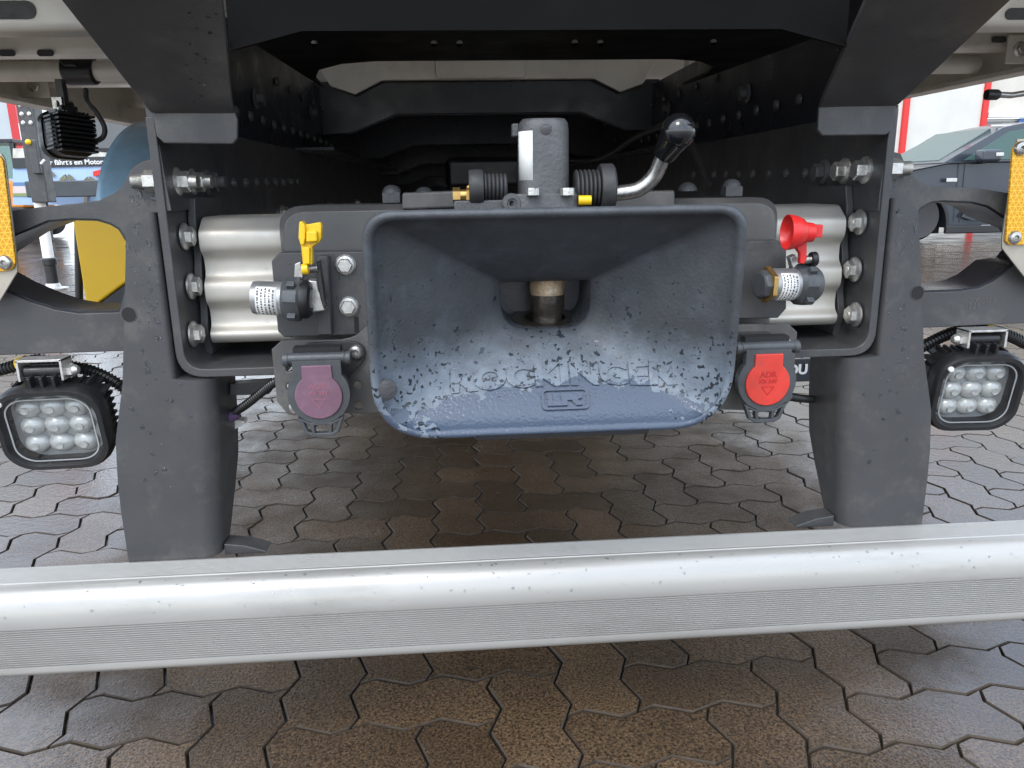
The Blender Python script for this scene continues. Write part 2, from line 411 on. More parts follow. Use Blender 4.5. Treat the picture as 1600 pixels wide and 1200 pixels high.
# the pavers farther off: same stones, one mesh
sg = G()
tmpl = []
for me in (pm_h, pm_v):
    tmpl.append(([v.co.copy() for v in me.vertices], [tuple(p.vertices) for p in me.polygons], [p.material_index for p in me.polygons]))
vs, fs, mis = [], [], []
for s, c in rest:
    if c.y > 9 or abs(c.x) > 1.2+c.y*.95 or c.y < .2: continue
    T = tmpl[0 if s[0] else 1]; b0 = len(vs); dz = random.uniform(-.0014, .0014)
    vs += [(v.x+c.x, v.y+c.y, v.z+dz) for v in T[0]]; fs += [tuple(i+b0 for i in f) for f in T[1]]; mis += T[2]
me = bpy.data.meshes.new('paving'); me.from_pydata(vs, [], fs); me.materials.append(PAVER); me.materials.append(EDGE); me.polygons.foreach_set('material_index', mis); me.shade_smooth(); me.set_sharp_from_angle(angle=rad(30))
o = inst('paving', me, pave, (0, 0, 0)); o['kind'] = 'stuff'
# farther still: one sheet, its joints in the material
FARP = mat('far_paving', (.06,.05,.042), .16, var=.2, vscale=1.2, rvar=.1)
def far_nodes():
    n = FARP.node_tree.nodes; l = FARP.node_tree.links.new; b = n['Principled BSDF']
    g = n.new('ShaderNodeNewGeometry'); br = n.new('ShaderNodeTexBrick'); br.inputs['Scale'].default_value = 1; br.inputs['Brick Width'].default_value = .225; br.inputs['Row Height'].default_value = .1125; br.inputs['Mortar Size'].default_value = .006
    l(g.outputs['Position'], br.inputs['Vector']); bp = n.new('ShaderNodeBump'); bp.inputs['Distance'].default_value = .006; bp.invert = True; l(br.outputs['Fac'], bp.inputs['Height']); l(bp.outputs['Normal'], b.inputs['Normal'])
far_nodes()
fg = G(); fg.bm.faces.new([fg.bm.verts.new(p) for p in ((-70,8.9,-.003),(70,8.9,-.003),(70,110,-.003),(-70,110,-.003))])
fg.build('yard', FARP, None, kind='structure', smooth=0)

# ------------------------------------------------------------------ the truck
truck = empty('truck', (0, 1.0, 0))
tag(truck, 'rear of a dark grey truck with tow coupling, silver bumper bar and square work lights', 'truck')
T = truck

# bolts --------------------------------------------------------------
def bolt_mesh(m=ZINC, flange=.0165, hexr=.0118, h=.0125):
    g = G()
    g.lathe([(flange, 0), (flange, .0022), (flange*.86, .0042), (hexr*.9, .0050)], n=24)
    g.lathe([(hexr, .003), (hexr, h-.0012), (hexr*.86, h)], n=6)
    g.lathe([(hexr*.62, h-.0005), (hexr*.58, h+.0006)], n=16)
    return g.mesh(m, 30)
BOLT = bolt_mesh(); BOLT_S = bolt_mesh(ZINC, .0095, .0068, .0075); BOLT_M = bolt_mesh(ZINC, .0122, .0088, .0095); BOLT_I = bolt_mesh(CAST, .0080, .0055, .0055); BOLT_D = bolt_mesh(CAST, .0165, .0125, .016)
def torx_mesh():
    g = G(); g.lathe([(.0085, 0), (.0085, .0012), (.0070, .0036), (.0045, .0048), (.0030, .0048)], n=24, cap=False)
    pts = [(.0030*(1 if i % 2 == 0 else .72)) for i in range(12)]
    g.rings([[(pts[i]*cos(2*pi*i/12), pts[i]*sin(2*pi*i/12), z) for i in range(12)] for z in (.0047, .002)], True, False, True)
    return g.mesh(STEEL, 30)
TORX = torx_mesh()
RX = lambda s: (0, rad(90)*s, 0)                    # axis Z -> +-X
RY = (rad(90), 0, 0)                                # axis Z -> -Y (towards the photographer)

# frame rails ----------------------------------------------------------
WEB = .43
for s in (-1, 1):
    g = G(); YF, YB = .941, 6.0
    t = .0105; prof = []
    outer = fillet([(s*(WEB+t), .835), (s*(WEB+t), .531), (s*.312, .531)], [0, .034, 0], 8)
    inner = fillet([(s*.312, .531+t), (s*WEB, .531+t), (s*WEB, .835)], [0, .024, 0], 8)
    loop = [V((p[0], YF, p[1])) for p in outer+inner]
    g.plate(loop, (0, YB-YF, 0))
    rail = g.build('frame_rail', PAINT, T, bevel=.0016)
    # upper flange strip and subframe rail above it
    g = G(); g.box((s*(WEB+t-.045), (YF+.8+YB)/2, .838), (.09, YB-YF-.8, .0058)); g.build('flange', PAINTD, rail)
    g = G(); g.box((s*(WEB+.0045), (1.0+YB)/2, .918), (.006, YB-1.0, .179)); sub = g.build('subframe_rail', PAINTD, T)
    for k in range(13):
        y = 1.2+k*.085
        inst('bolt', BOLT_I, sub, (s*WEB, y, .872+.0*k), RX(-s))
    for k in range(10):
        inst('bolt', BOLT_I, sub, (s*WEB, 1.6+k*.13, .955), RX(-s))
    inst('bolt', BOLT_D, sub, (s*WEB, 1.42, .905), RX(-s)); inst('bolt', BOLT_D, sub, (s*WEB, 1.95, .93), RX(-s))
    # bolts on the web
    for (y, z) in ((.984, .699), (.986, .638), (.973, .58)):
        inst('bolt', BOLT, rail, (s*(WEB-.002), y, z), RX(-s))
    for k, y in enumerate((.985, 1.04, 1.10)):
        g = G(); x0 = s*WEB
        g.lathe([(.017, 0), (.017, .003), (.0135, .0055)], (x0, y, .764), (-s, 0, 0), 24); g.lathe([(.0125, .004), (.0125, .0155), (.011, .017)], (x0, y, .764), (-s, 0, 0), 6)
        if s < 0: g.lathe([(.008, .016), (.008, .026)], (x0, y, .764), (-s, 0, 0), 16)
        g.build('bolt', ZINC if k < 2 else CAST, rail)
    for k in range(9):
        inst('lit_hole_head', BOLT_I, rail, (s*WEB, 1.16+k*.07, .763+.001*k), RX(-s))  # heads put in place of small holes with light showing through
    for y in (1.55, 2.1, 2.7):
        inst('bolt', BOLT, rail, (s*WEB, y, .71), RX(-s))
    g = G(); x0 = s*(WEB+t)
    g.hexp((x0, .953, .765), (x0+s*.013, .953, .765), .0125)
    for q in range(9):
        xq = x0+s*(.013+q*.0016); g.cyl((xq, .953, .765), (xq+s*.0008, .953, .765), .0088, 14, .0078)
        g.cyl((xq+s*.0008, .953, .765), (xq+s*.0016, .953, .765), .0078, 14, .0088)
    g.build('stud', ZINC, rail)

# rear legs (bent sheet brackets that carry the bar) --------------------------
for s in (-1, 1):
    g = G(); Y0 = .936; t = .006
    # half-profiles at several heights: (outer x, inner bend x, z)
    rows = [(.477, .4425, .7035), (.487, .4425, .64), (.500, .4425, .56), (.5045, .4425, .531), (.505, .399, .5285), (.5235, .402, .455), (.5285, .407, .40), (.530, .411, .36), (.530, .417, .292)]
    lvl = []
    rO = []
    for xo, xi, z in rows:
        r_ = .022 if z < .53 else .007
        pr = [(xo, Y0+t+.0), (xo, Y0), (xi+r_, Y0)]
        arc = [(xi+r_-r_*sin(rad(a)), Y0+r_-r_*cos(rad(a))) for a in range(10, 91, 10)]
        inner_end = [(xi, 1.035 if z > .39 else 1.035-(.39-z)*.5)]
        pts = pr[1:]+arc+inner_end
        back = []
        for i in range(len(pts)):
            a = V((*pts[max(i-1,0)], 0)); b = V((*pts[min(i+1,len(pts)-1)], 0)); tt = (b-a).normalized(); nn = V((tt.y, -tt.x, 0))
            if nn.dot(V((1, 1, 0))) < 0: nn = -nn
            back.append((pts[i][0]+nn.x*t, pts[i][1]+nn.y*t))
        ring = [V((s*px, py, z)) for px, py in pts+back[::-1]]
        lvl.append(ring)
    # rounded outer top corner
    top = []
    for k in range(1, 7):
        a = rad(15*k); dz = .026*(1-cos(pi/2-a)); 
        row = []
        for p in lvl[0]:
            x = p.x*s; lim = .477-.026*(1-cos(a))
            row.append(V((s*min(x, lim), p.y, .7035+.026*sin(a)*1.0)))
        top.append(row)
    g.rings(list(reversed(top))+lvl, True, True, True)
    leg = g.build('bar_bracket', PAINT, T, smooth=38, bevel=.001)
    # hole with a dark back in the upper part
    hx = s*.4862; 
    g = G(); P = [V((hx+a*.9, Y0-.0006, .612+b)) for a, b in circ(0, 0, .0088, 20)]; g.plate(P, (0, .0004, 0)); g.build('hole', HOLE, leg, smooth=0)
    g = G(); R1 = [V((hx+a, Y0-.0008, .612+b)) for a, b in circ(0, 0, .0094, 20)]; R2 = [V((hx+a*.94, Y0-.0008, .612+b*.94)) for a, b in circ(0, 0, .0094, 20)]
    g.plate(R1, (0, .0006, 0), [R2]); g.build('hole_edge', PAINTP, leg, smooth=0)
    # foot: small angle plate by the bar
    f = [(s*.415, .955, .286), (s*.362, .955, .286), (s*.360, .955, .2885), (s*.388, .955, .298), (s*.415, .955, .302)]
    g = G(); g.plate([V(p) for p in f], (0, .03, 0)); g.build('foot_plate', PAINT, leg, bevel=.002)

# underrun bar: one long aluminium profile, grooves in its section -----------------------
def bar_profile():
    P = []
    def Z(dr): return .75-dr
    # from the back bottom, up the back, over the top to the front and down
    P += [(.935, Z(.565)), (.938, Z(.465)), (.936, Z(.459)), (.932, Z(.4565))]
    y = .930
    P.append((.930, Z(.4562)))
    for k in range(12):                                # fine ridges on the top
        y0 = .928-k*.0031; P += [(y0, Z(.4562)), (y0-.0004, Z(.4574)), (y0-.0019, Z(.4574)), (y0-.0023, Z(.4562))]
    P.append((.889, Z(.4562)))
    P.append((.8885, Z(.4575)))
    for a in range(4, 91, 6):                          # round shoulder
        P.append((.886-.026*sin(rad(a)), Z(.4575+.044*(1-cos(rad(a))))))
    z = .503
    for k in range(18):                                # fine ridges on the front
        d0 = .5035+k*.0029; P += [(.8604, Z(d0)), (.8626, Z(d0+.0004)), (.8626, Z(d0+.0015)), (.8604, Z(d0+.0019))]
    P.append((.8602, Z(.5565)))
    for a in range(0, 91, 15):
        P.append((.872-.0118*cos(rad(a)), Z(.560+.0105*sin(rad(a)))))
    P.append((.925, Z(.5705)))
    return P
g = G(); pr = bar_profile()
g.rings([[V((x, y, z)) for y, z in pr] for x in (-1.22, 1.22)], True, True, True)
bar = g.build('underrun_bar', ALUBAR, T, 'long ribbed silver aluminium bar across the foot of the truck', smooth=28)
for s in (-1, 1):
    g = G(); g.box((s*1.2215, .9, .239), (.004, .09, .125)); g.build('end_cap', PLAST, bar, bevel=.003)

# corrugated aluminium cross member ----------------------------------------------
g = G(); pts = []
z0, z1, N = .561, .721, 90
for i in range(N+1):
    f = i/N; z = z1+(z0-z1)*f
    d = .0066*math.tanh(1.7*cos(2*pi*2.5*(f+.02)))
    e = min(f, 1-f)*160/18*1.0
    rnd = .018*(1-math.sqrt(max(0, 1-(1-min(1, e))**2)))
    pts.append((1.004 - d*(-1) + rnd - .0065, z))
pts += [(1.10, z0), (1.10, z1)]
g.rings([[V((x, y, z)) for y, z in pts] for x in (-.413, .413)], True, True, True)
alu = g.build('cross_member', ALU, T, 'corrugated silver aluminium cross member behind the coupling', smooth=70)
for s in (-1, 1):                                        # end plates with a waisted edge
    loop = []
    for i in range(25):
        f = i/24; loop.append(V((s*.4185, 1.008 + .004*cos(2*pi*3*f), .745-.2*f)))
    loop += [V((s*.4185, 1.12, .545)), V((s*.4185, 1.12, .745))]
    g = G(); g.plate(loop, (s*.0095, 0, 0)); g.build('end_plate', PAINT, alu, bevel=.0012)

# mounting block of the coupling ---------------------------------------------------
g = G(); top = .7335
lp = fillet([V((-.305, 0, .565)), V((-.307, 0, top)), V((.307, 0, top)), V((.305, 0, .565))], [.002, .03, .03, .002], 6)
def yz(r, y): return [V((p.x*r, y, .565+(p.z-.565)*(1-(1-r)*1.6))) for p in lp]
g.rings([yz(1, 1.06), yz(1, .958), yz(.975, .944)], True, True, True)
blk = g.build('mounting_block', PAINTP, T, smooth=25, bevel=.002)
for (a, b) in ((628, 735), (955, 1055)):
    P = [at(a, 301, .94), at(b, 297, .94), at(b, 324, .94), at(a, 328, .94)]
    g = G(); g.plate(P, (0, .08, 0)); g.build('top_plate', PAINTP, blk, bevel=.003)
for (px, py, hx) in ((612, 303, True), (661, 300, False), (1143, 297, True), (1085, 292, False)):
    c = at(px, py, .985); g = G()
    if hx: g.box((c.x, c.y, .741), (.021, .021, .012)); g.lathe([(.0115, 0), (.011, .004), (.008, .008), (.003, .010)], (c.x, c.y, .746), (0,0,1), 20)
    else: g.lathe([(.0125, 0), (.012, .004), (.008, .009), (.003, .011)], (c.x, c.y+.03, .742), (0,0,1), 20)
    g.build('domed_bolt', CAST, blk)
# side plates with chamfered corners
YPL = .905
lpL = [(430,395),(445,393),(700,393),(700,527),(432,527),(428,440)]
lpL = [(424,408),(436,395),(575,393),(640,393),(640,520),(444,527),(434,518)]
g = G(); g.plate(pxp(lpL, YPL), (0, .03, 0)); pl = g.build('coupling_plate', PAINT, blk, bevel=.0014)
lpR = [(1100,378),(1220,376),(1229,386),(1229,482),(1216,497),(1100,499)]
g = G(); g.plate(pxp(lpR, YPL), (0, .03, 0)); pr_ = g.build('coupling_plate', PAINT, blk, bevel=.0014)
for p in ((540,414),(545,479)):
    inst('bolt', BOLT_M, pl, at(*p, YPL), RY)
# a bent lug that holds the left air coupling, and a slot in the plate
g = G(); P = [at(500, 398, YPL-.0005), at(516, 398, YPL-.0005), at(522, 520, YPL-.0005), at(500, 520, YPL-.0005)]
g.plate(P, (0, -.016, 0)); g.build('lug', PAINT, pl, bevel=.002)
P = [at(553, 495, YPL-.0008), at(560, 495, YPL-.0008), at(561, 520, YPL-.0008), at(554, 520, YPL-.0008)]; g = G(); g.plate(P, (0, .0006, 0)); g.build('slot', HOLE, pl, smooth=0)

# socket plates ------------------------------------------------------------------
YS = .888
SOCK = {}
loopL = bez([(*p, 0) for p in ((577,506),(566,516),(552,526),(532,531))], 4)
lp = [(p.x, p.y) for p in loopL]+[(440,532),(424,546),(433,628),(450,648),(600,645),(640,640),(640,506)]
holesL = [(452,575),(453,604),(559,602),(560,634)]
g = G(); g.plate(pxp(lp, YS), (0, .005, 0), [pxp(circ(x, y, 6.2, 14), YS) for x, y in holesL]); SOCK[-1] = g.build('socket_plate', PAINTP, T, bevel=.001)
lp = [(1120,508),(1232,506),(1246,519),(1238,622),(1224,640),(1200,642),(1120,640)]
g = G(); g.plate(pxp(lp, YS), (0, .005, 0)); SOCK[1] = g.build('socket_plate', PAINTP, T, bevel=.001)

# ------------------------------------------------------------------ tow coupling: funnel, throat, pin
def plane_pt(x, sdown, back=0.0):
    d = V((0, .1537, -.9881)); n = V((0, .9881, .1537)); return V((x, .719, .7315)) + d*sdown + n*back
HT, WT, WB = .2350, .1815, .1865
def outline(inset, n=10, rk=1.0):
    q = inset; res = []
    cs = [(-WT+q, q, .030-q*.5), (WT-q, q, .030-q*.5), (WB-q, HT-q, .068-q), (-WB+q, HT-q, .068-q)]
    P = [V((c[0], c[1], 0)) for c in cs]
    for i in range(4):
        a, b, c = P[i-1], P[i], P[(i+1) % 4]; r = max(cs[i][2]*rk, .004); u = (a-b).normalized(); v = (c-b).normalized()
        pa, pb = b+u*r, b+v*r
        for k in range(n+1):
            t = k/n; res.append(pa*(1-t)**2+b*2*t*(1-t)*.55/.5*.5+b*t*(1-t)*.9*0+pb*t*t if False else pa*(1-t)**2+b*2*t*(1-t)+pb*t*t)
        nxt = P[(i+1) % 4]; r2 = max(cs[(i+1) % 4][2]*rk, .004); pe = nxt+(b-nxt).normalized()*r2
        for k in range(1, 8): res.append(pb+(pe-pb)*k/8)
    return res
def throat(n=10, grow=0.0, y=.832):
    hw, zt, zb = .0505+grow, .652+grow, .598-grow; res = []
    P = [(-hw, zt, .004), (hw, zt, .004), (hw*.98, zb, .030), (-hw*.98, zb, .030)]; PP = [V((p[0], p[1], 0)) for p in P]
    for i in range(4):
        a, b, c = PP[i-1], PP[i], PP[(i+1) % 4]; r = P[i][2]; u = (a-b).normalized(); v = (c-b).normalized(); pa, pb = b+u*r, b+v*r
        for k in range(n+1):
            t = k/n; res.append(pa*(1-t)**2+b*2*t*(1-t)+pb*t*t)
        nxt = PP[(i+1) % 4]; r2 = P[(i+1) % 4][2]; pe = nxt+(b-nxt).normalized()*r2
        for k in range(1, 8): res.append(pb+(pe-pb)*k/8)
    return [V((p.x, y, p.y)) for p in res]
def ringo(inset, back, rk=1.0): return [plane_pt(p.x, p.y, back) for p in outline(inset, rk=rk)]
rings = [ringo(.034, .046), ringo(.011, .032), ringo(.002, .012), ringo(.0003, .005), ringo(.0022, .0012), ringo(.0055, .0002), ringo(.0085, .0022), ringo(.0105, .0065, .8)]
r0 = ringo(.0135, .0125, .5); r1 = throat()
for k in range(0, 13):
    t = k/12; e = t; db = t**.97
    row = []
    for a, b in zip(r0, r1):
        p = a.lerp(b, e); p.y = a.y+(b.y-a.y)*db; row.append(p)
    rings.append(row)
rings.append([p+V((0,.003,0)) for p in throat(grow=-.001)])
rings.append(throat(grow=-.002, y=.905))
g = G(); g.rings(rings, True, False, False)
def funnel_mat():
    mt = mat('coupling_paint', (.12,.15,.185), .5); n = mt.node_tree.nodes; l = mt.node_tree.links.new; b = n['Principled BSDF']
    g = n.new('ShaderNodeNewGeometry'); pos = g.outputs['Position']
    def noise(sc, det=5, ro=.6):
        t = n.new('ShaderNodeTexNoise'); t.inputs['Scale'].default_value = sc; t.inputs['Detail'].default_value = det; t.inputs['Roughness'].default_value = ro; l(pos, t.inputs['Vector']); return t.outputs['Fac']
    def ramp(src, p0, p1, c0=(0,0,0), c1=(1,1,1)):
        r = n.new('ShaderNodeValToRGB'); r.color_ramp.elements[0].position = p0; r.color_ramp.elements[1].position = p1
        r.color_ramp.elements[0].color = (*c0, 1); r.color_ramp.elements[1].color = (*c1, 1); l(src, r.inputs['Fac']); return r.outputs['Color']
    def math_(op, a, bb=None):
        x = n.new('ShaderNodeMath'); x.operation = op; x.use_clamp = op in ('MULTIPLY_ADD',)
        for i, q in enumerate((a, bb)):
            if q is None: continue
            if isinstance(q, (int, float)): x.inputs[i].default_value = q
            else: l(q, x.inputs[i])
        return x.outputs[0]
    base = ramp(noise(22, 7, .7), .3, .7, (.038,.041,.045), (.060,.065,.072))
    sx = n.new('ShaderNodeSeparateXYZ'); l(pos, sx.inputs[0])
    # paler lower lip: sky light it catches put into the colour, with some wear
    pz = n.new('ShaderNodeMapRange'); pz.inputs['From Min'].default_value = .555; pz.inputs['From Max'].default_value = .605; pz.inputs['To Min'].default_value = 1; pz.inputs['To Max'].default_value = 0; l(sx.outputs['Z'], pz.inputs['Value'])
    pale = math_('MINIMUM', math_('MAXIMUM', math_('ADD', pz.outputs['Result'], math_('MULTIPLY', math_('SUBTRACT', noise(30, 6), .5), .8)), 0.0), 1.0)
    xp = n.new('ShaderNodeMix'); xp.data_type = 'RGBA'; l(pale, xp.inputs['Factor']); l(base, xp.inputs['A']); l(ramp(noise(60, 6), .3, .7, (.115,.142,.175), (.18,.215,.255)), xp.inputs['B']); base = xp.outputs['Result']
    # spots of wet, more of them lower down
    low = n.new('ShaderNodeMapRange'); low.inputs['From Min'].default_value = .50; low.inputs['From Max'].default_value = .72; low.inputs['To Min'].default_value = .545; low.inputs['To Max'].default_value = .76; l(sx.outputs['Z'], low.inputs['Value'])
    sp = math_('GREATER_THAN', noise(160, 3, .5), low.outputs['Result'])
    # water film on the lower lip
    fz = n.new('ShaderNodeMapRange'); fz.inputs['From Min'].default_value = .526; fz.inputs['From Max'].default_value = .560; fz.inputs['To Min'].default_value = 1; fz.inputs['To Max'].default_value = 0; l(sx.outputs['Z'], fz.inputs['Value'])
    xx = n.new('ShaderNodeMapRange'); xx.inputs['From Min'].default_value = .075; xx.inputs['From Max'].default_value = .15; xx.inputs['To Min'].default_value = 0; xx.inputs['To Max'].default_value = .55; l(math_('ABSOLUTE', math_('SUBTRACT', sx.outputs['X'], .015)), xx.inputs['Value'])
    film = math_('GREATER_THAN', math_('SUBTRACT', math_('ADD', fz.outputs['Result'], math_('MULTIPLY', math_('SUBTRACT', noise(45, 4), .5), 2.2)), xx.outputs['Result']), .42)
    wet = math_('MAXIMUM', sp, film)
    x = n.new('ShaderNodeMix'); x.data_type = 'RGBA'; l(wet, x.inputs['Factor']); l(base, x.inputs['A']); x.inputs['B'].default_value = (.020,.026,.034, 1)
    # blue of the reflected sky put into the film's colour
    x2 = n.new('ShaderNodeMix'); x2.data_type = 'RGBA'; l(film, x2.inputs['Factor']); l(x.outputs['Result'], x2.inputs['A']); x2.inputs['B'].default_value = (.062,.082,.118, 1)
    l(x2.outputs['Result'], b.inputs['Base Color'])
    rr = n.new('ShaderNodeMapRange'); rr.inputs['To Min'].default_value = .52; rr.inputs['To Max'].default_value = .13; l(wet, rr.inputs['Value']); l(rr.outputs['Result'], b.inputs['Roughness'])
    bp = n.new('ShaderNodeBump'); bp.inputs['Distance'].default_value = .0009; bp.inputs['Strength'].default_value = .55; l(noise(300, 3, .5), bp.inputs['Height']); l(bp.outputs['Normal'], b.inputs['Normal'])
    return mt
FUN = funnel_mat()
fbm = g.bm; bmesh.ops.recalc_face_normals(fbm, faces=fbm.faces[:]); bvh = BVHTree.FromBMesh(fbm)
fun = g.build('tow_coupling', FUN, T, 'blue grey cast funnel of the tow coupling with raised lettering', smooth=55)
# raised lettering on the lower lip
def text_bm(s, size, ext, bold=0.0, sx=1.0):
    cu = bpy.data.curves.new('t', 'FONT'); cu.body = s; cu.size = size; cu.align_x = 'CENTER'; cu.align_y = 'CENTER'; cu.extrude = ext; cu.offset = bold; cu.resolution_u = 3
    ob = bpy.data.objects.new('t', cu); C.objects.link(ob); dg = bpy.context.evaluated_depsgraph_get(); dg.update()
    me = bpy.data.meshes.new_from_object(ob.evaluated_get(dg)); bpy.data.objects.remove(ob); bm = bmesh.new(); bm.from_mesh(me); bpy.data.meshes.remove(me)
    for v in bm.verts: v.co.x *= sx
    return bm
LIPN = V((0, -.83, .55)).normalized(); LIPU = V((0, .55, .83)).normalized()
def on_lip(bm, cx, czdown, h, arch=0.0):
    """wrap flat geometry (x right, y up, z height) onto the lip"""
    c0 = V((cx, .80, .0)); zc = czdown
    for v in bm.verts:
        x, y, z = v.co; xx = cx+x; base = V((xx, .8, zc)) + LIPU*(y - arch*(x*x))
        q = base + LIPN*.2; loc, nn, _, _ = bvh.ray_cast(q, -LIPN)
        v.co = (loc if loc else base) + LIPN*(h if z > 0 else -.003)
    return bm
bm = text_bm('ROCKINGER', .035, .002, .0018, 1.2)
bmesh.ops.subdivide_edges(bm, edges=bm.edges[:], cuts=1)
g = G(); g.bm.free(); g.bm = on_lip(bm, .012, .552, .0022, .35); g.build('lettering', FUN, fun, smooth=0)
# maker's emblem: a rounded frame with a broad R
def loops_plate(outer, holes, z=.002):
    g = G(); g.plate([V((a, b, z)) for a, b in outer], (0,0,-z*2), [[V((a, b, z)) for a, b in h] for h in holes]); return g
eg = loops_plate(rrect(0, 0, .050, .024, .005), [rrect(0, 0, .0455, .0195, .004)]); 
bm = on_lip(eg.bm, .014, .5185, .0028)
g = G(); g.bm.free(); g.bm = bm; emb = g.build('emblem', FUN, fun, smooth=0)
rl = [(-.019,-.0075),(-.019,.0075),(-.014,.0075),(-.014,-.003),(-.004,-.003),(-.004,.0075),(.013,.0075),(.018,.005),(.018,.001),(.013,-.0008),(.018,-.0075),(.011,-.0075),(.007,-.0015),(.002,-.0015),(.002,-.0075)]
eg = loops_plate(rl, []); g = G(); g.bm.free(); g.bm = on_lip(eg.bm, .014, .5185, .0028); g.build('letter', FUN, emb, smooth=0)
# black rubber strip along the bottom edge
g = G(); 
strip = [plane_pt(x, HT+.0002, .004) for x in [i*.01-.082 for i in range(19)]]
g.rings([[p+V((0,-.006,-.0005)), p+V((0,-.006,.004)), p+V((0,.01,.001)), p+V((0,.01,-.0035))] for p in strip], True, True, True); g.build('edge_strip', GLOSSB, fun)
# left worn patch bolt on the rim
c = plane_pt(-.1725, .178, .0); g = G(); g.lathe([(.011, -.004), (.011, .0008), (.008, .0018), (.003, .0022)], c+V((.003, .006, 0)), (.35,-.9,-.2), 20); g.build('plug', CAST, fun)
# throat: back wall, seat ring and pin
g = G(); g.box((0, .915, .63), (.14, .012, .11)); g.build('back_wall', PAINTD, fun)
g = G(); g.lathe([(.042, 0), (.042, .004), (.038, .008), (.024, .0085), (.023, .004)], (.004, .880, .596), (0,-.12,1), 32); g.build('seat_ring', GREASE, fun)
px = at(855, 470, .868)
g = G(); g.lathe([(.0195, 0), (.020, .010), (.0195, .024), (.0195, .034)], (px.x, .868, .632), (0,0,1), 28); pin = g.build('coupling_pin', RUST, fun)
g = G(); g.lathe([(.0165, -.036), (.0168, -.026), (.0165, -.021), (.0192, -.016), (.0198, -.006), (.0196, .0005)], (px.x, .868, .632), (0,0,1), 28); g.build('pin_foot', GREASE, pin)
# dark lower jaw behind the funnel
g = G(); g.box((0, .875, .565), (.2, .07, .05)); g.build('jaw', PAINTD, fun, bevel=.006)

# ------------------------------------------------------------------ actuator on top of the coupling
YA = .86
def P(px, py, y=YA): return at(px, py, y)
cA = P(850, 255)
rA = (P(889, 250)-P(811, 250)).length/2
zt = P(850, 186).z; zb = P(850, 330).z
g = G(); lp2 = rrect(0, 0, rA*2, rA*2, rA*.62, 8)
g.rings([[V((cA.x+a*k, YA+rA*.4+b*k, z)) for a, b in lp2] for k, z in ((1.06, zb-.03), (1.06, zb+.008), (1.0, zb+.02), (.985, zt-.012), (.95, zt-.004), (.84, zt))], True, True, True)
act = g.build('actuator', CAST, T, 'dark cast actuator housing on top of the tow coupling', smooth=50)
c = P(853, 200, YA-rA*.6); g = G(); g.lathe([(.0105, -.02), (.0108, .0), (.0105, .008), (.008, .013), (.003, .015)], (c.x, c.y+.012, c.z-.006), (0,-.55,.83), 20); g.build('boss', CAST, act)
g = G(); c = P(806, 203, YA+.004); g.box((c.x, c.y+.01, c.z), (.008, .016, .014)); g.build('side_tab', CAST, act, bevel=.002)
# white label wrapped on the housing's left front corner
x0, x1 = P(811, 240).x, P(831, 240).x; lz0, lz1 = P(820, 282).z, P(820, 206).z
bmq = G(); cols = []
front = [q for q in lp2]
import bisect
seg = []
for a, b in lp2:
    if a < -rA*.42 and b < rA*.35: seg.append((a, b))
seg.sort(key=lambda q: (q[1] > -rA*.3, q[0] if q[1] <= -rA*.3 else -q[1]))
seg = sorted(seg, key=lambda q: math.atan2(q[1], q[0]) % (2*pi))
bmq.rings([[V((cA.x+a*1.012*1.0, YA+rA*.4+b*1.012, z)) for a, b in seg] for z in (lz0, lz1)], False)
lab = bmq.build('label', WHITE, act)
lab.modifiers.new('thick', 'SOLIDIFY').thickness = .0004
# flange with bolts and the front nose
c0 = P(851, 313, YA-.02)
g = G(); lp3 = rrect(0, 0, .078, .05, .014, 6); g.rings([[V((c0.x+a*k, YA+.002+b*k, z)) for a, b in lp3] for k, z in ((1, c0.z-.03), (1, c0.z+.004), (.96, c0.z+.007))], True, True, True); g.build('flange', CAST, act, smooth=40)
for px_ in (833, 887, 906):
    c = P(px_, 305, YA-.0265 if px_ < 900 else YA+.012); g = G(); g.lathe([(.0078, 0), (.0078, .0065), (.0070, .0075)], (c.x, c.y, c.z), (0,0,1), 8); g.build('bolt', ZINC, act)
c = P(800, 318, YA-.022); g = G(); g.lathe([(.0105, .03), (.0105, 0), (.009, -.002), (.0055, -.002), (.005, 0), (.003, 0), (.0028, .006)], c, (0,1,0), 24); g.build('grease_port', CAST, act)
c = P(760, 320, YA-.005); g = G(); g.box((c.x, c.y+.01, c.z-.006), (.07, .03, .022)); g.build('side_block', CAST, act, bevel=.002)
c = P(910, 313, YA-.02); g = G(); g.lathe([(.0052, -.004), (.0052, .008), (.0045, .0098)], c, (1,-.15,0), 18); g.build('plug', YEL, act, label='small bright yellow plug beside the right bellows')
def bellows(x0, x1, y, z, r, ring_out, dirx):
    g = G(); n = 6; prof = []
    Lb = abs(x1-x0)
    for k in range(n):
        for q in range(6): 
            a = q/6; prof.append((r*(.80+.2*abs(sin(pi*a))**.7), Lb*(k+a)/n))
    prof.append((r*.8, Lb))
    g.lathe(prof, (x0, y, z), (dirx, 0, 0), 28); b = g.build('bellows', RUBBER, act, smooth=60)
    g = G(); w_ = .0155; g.lathe([(r*1.22, 0), (r*1.28, .002), (r*1.28, w_-.002), (r*1.2, w_), (r*.6, w_)], (x1, y, z), (dirx, 0, 0), 32); g.build('collar', RUBBER, b)
    return b
a, b_ = P(792, 291), P(755, 293); bellows(a.x, b_.x, YA, b_.z, .0148, 0, -1)
a, b_ = P(897, 295), P(936, 296); bellows(a.x, b_.x, YA, b_.z+.001, .0205, 0, 1)
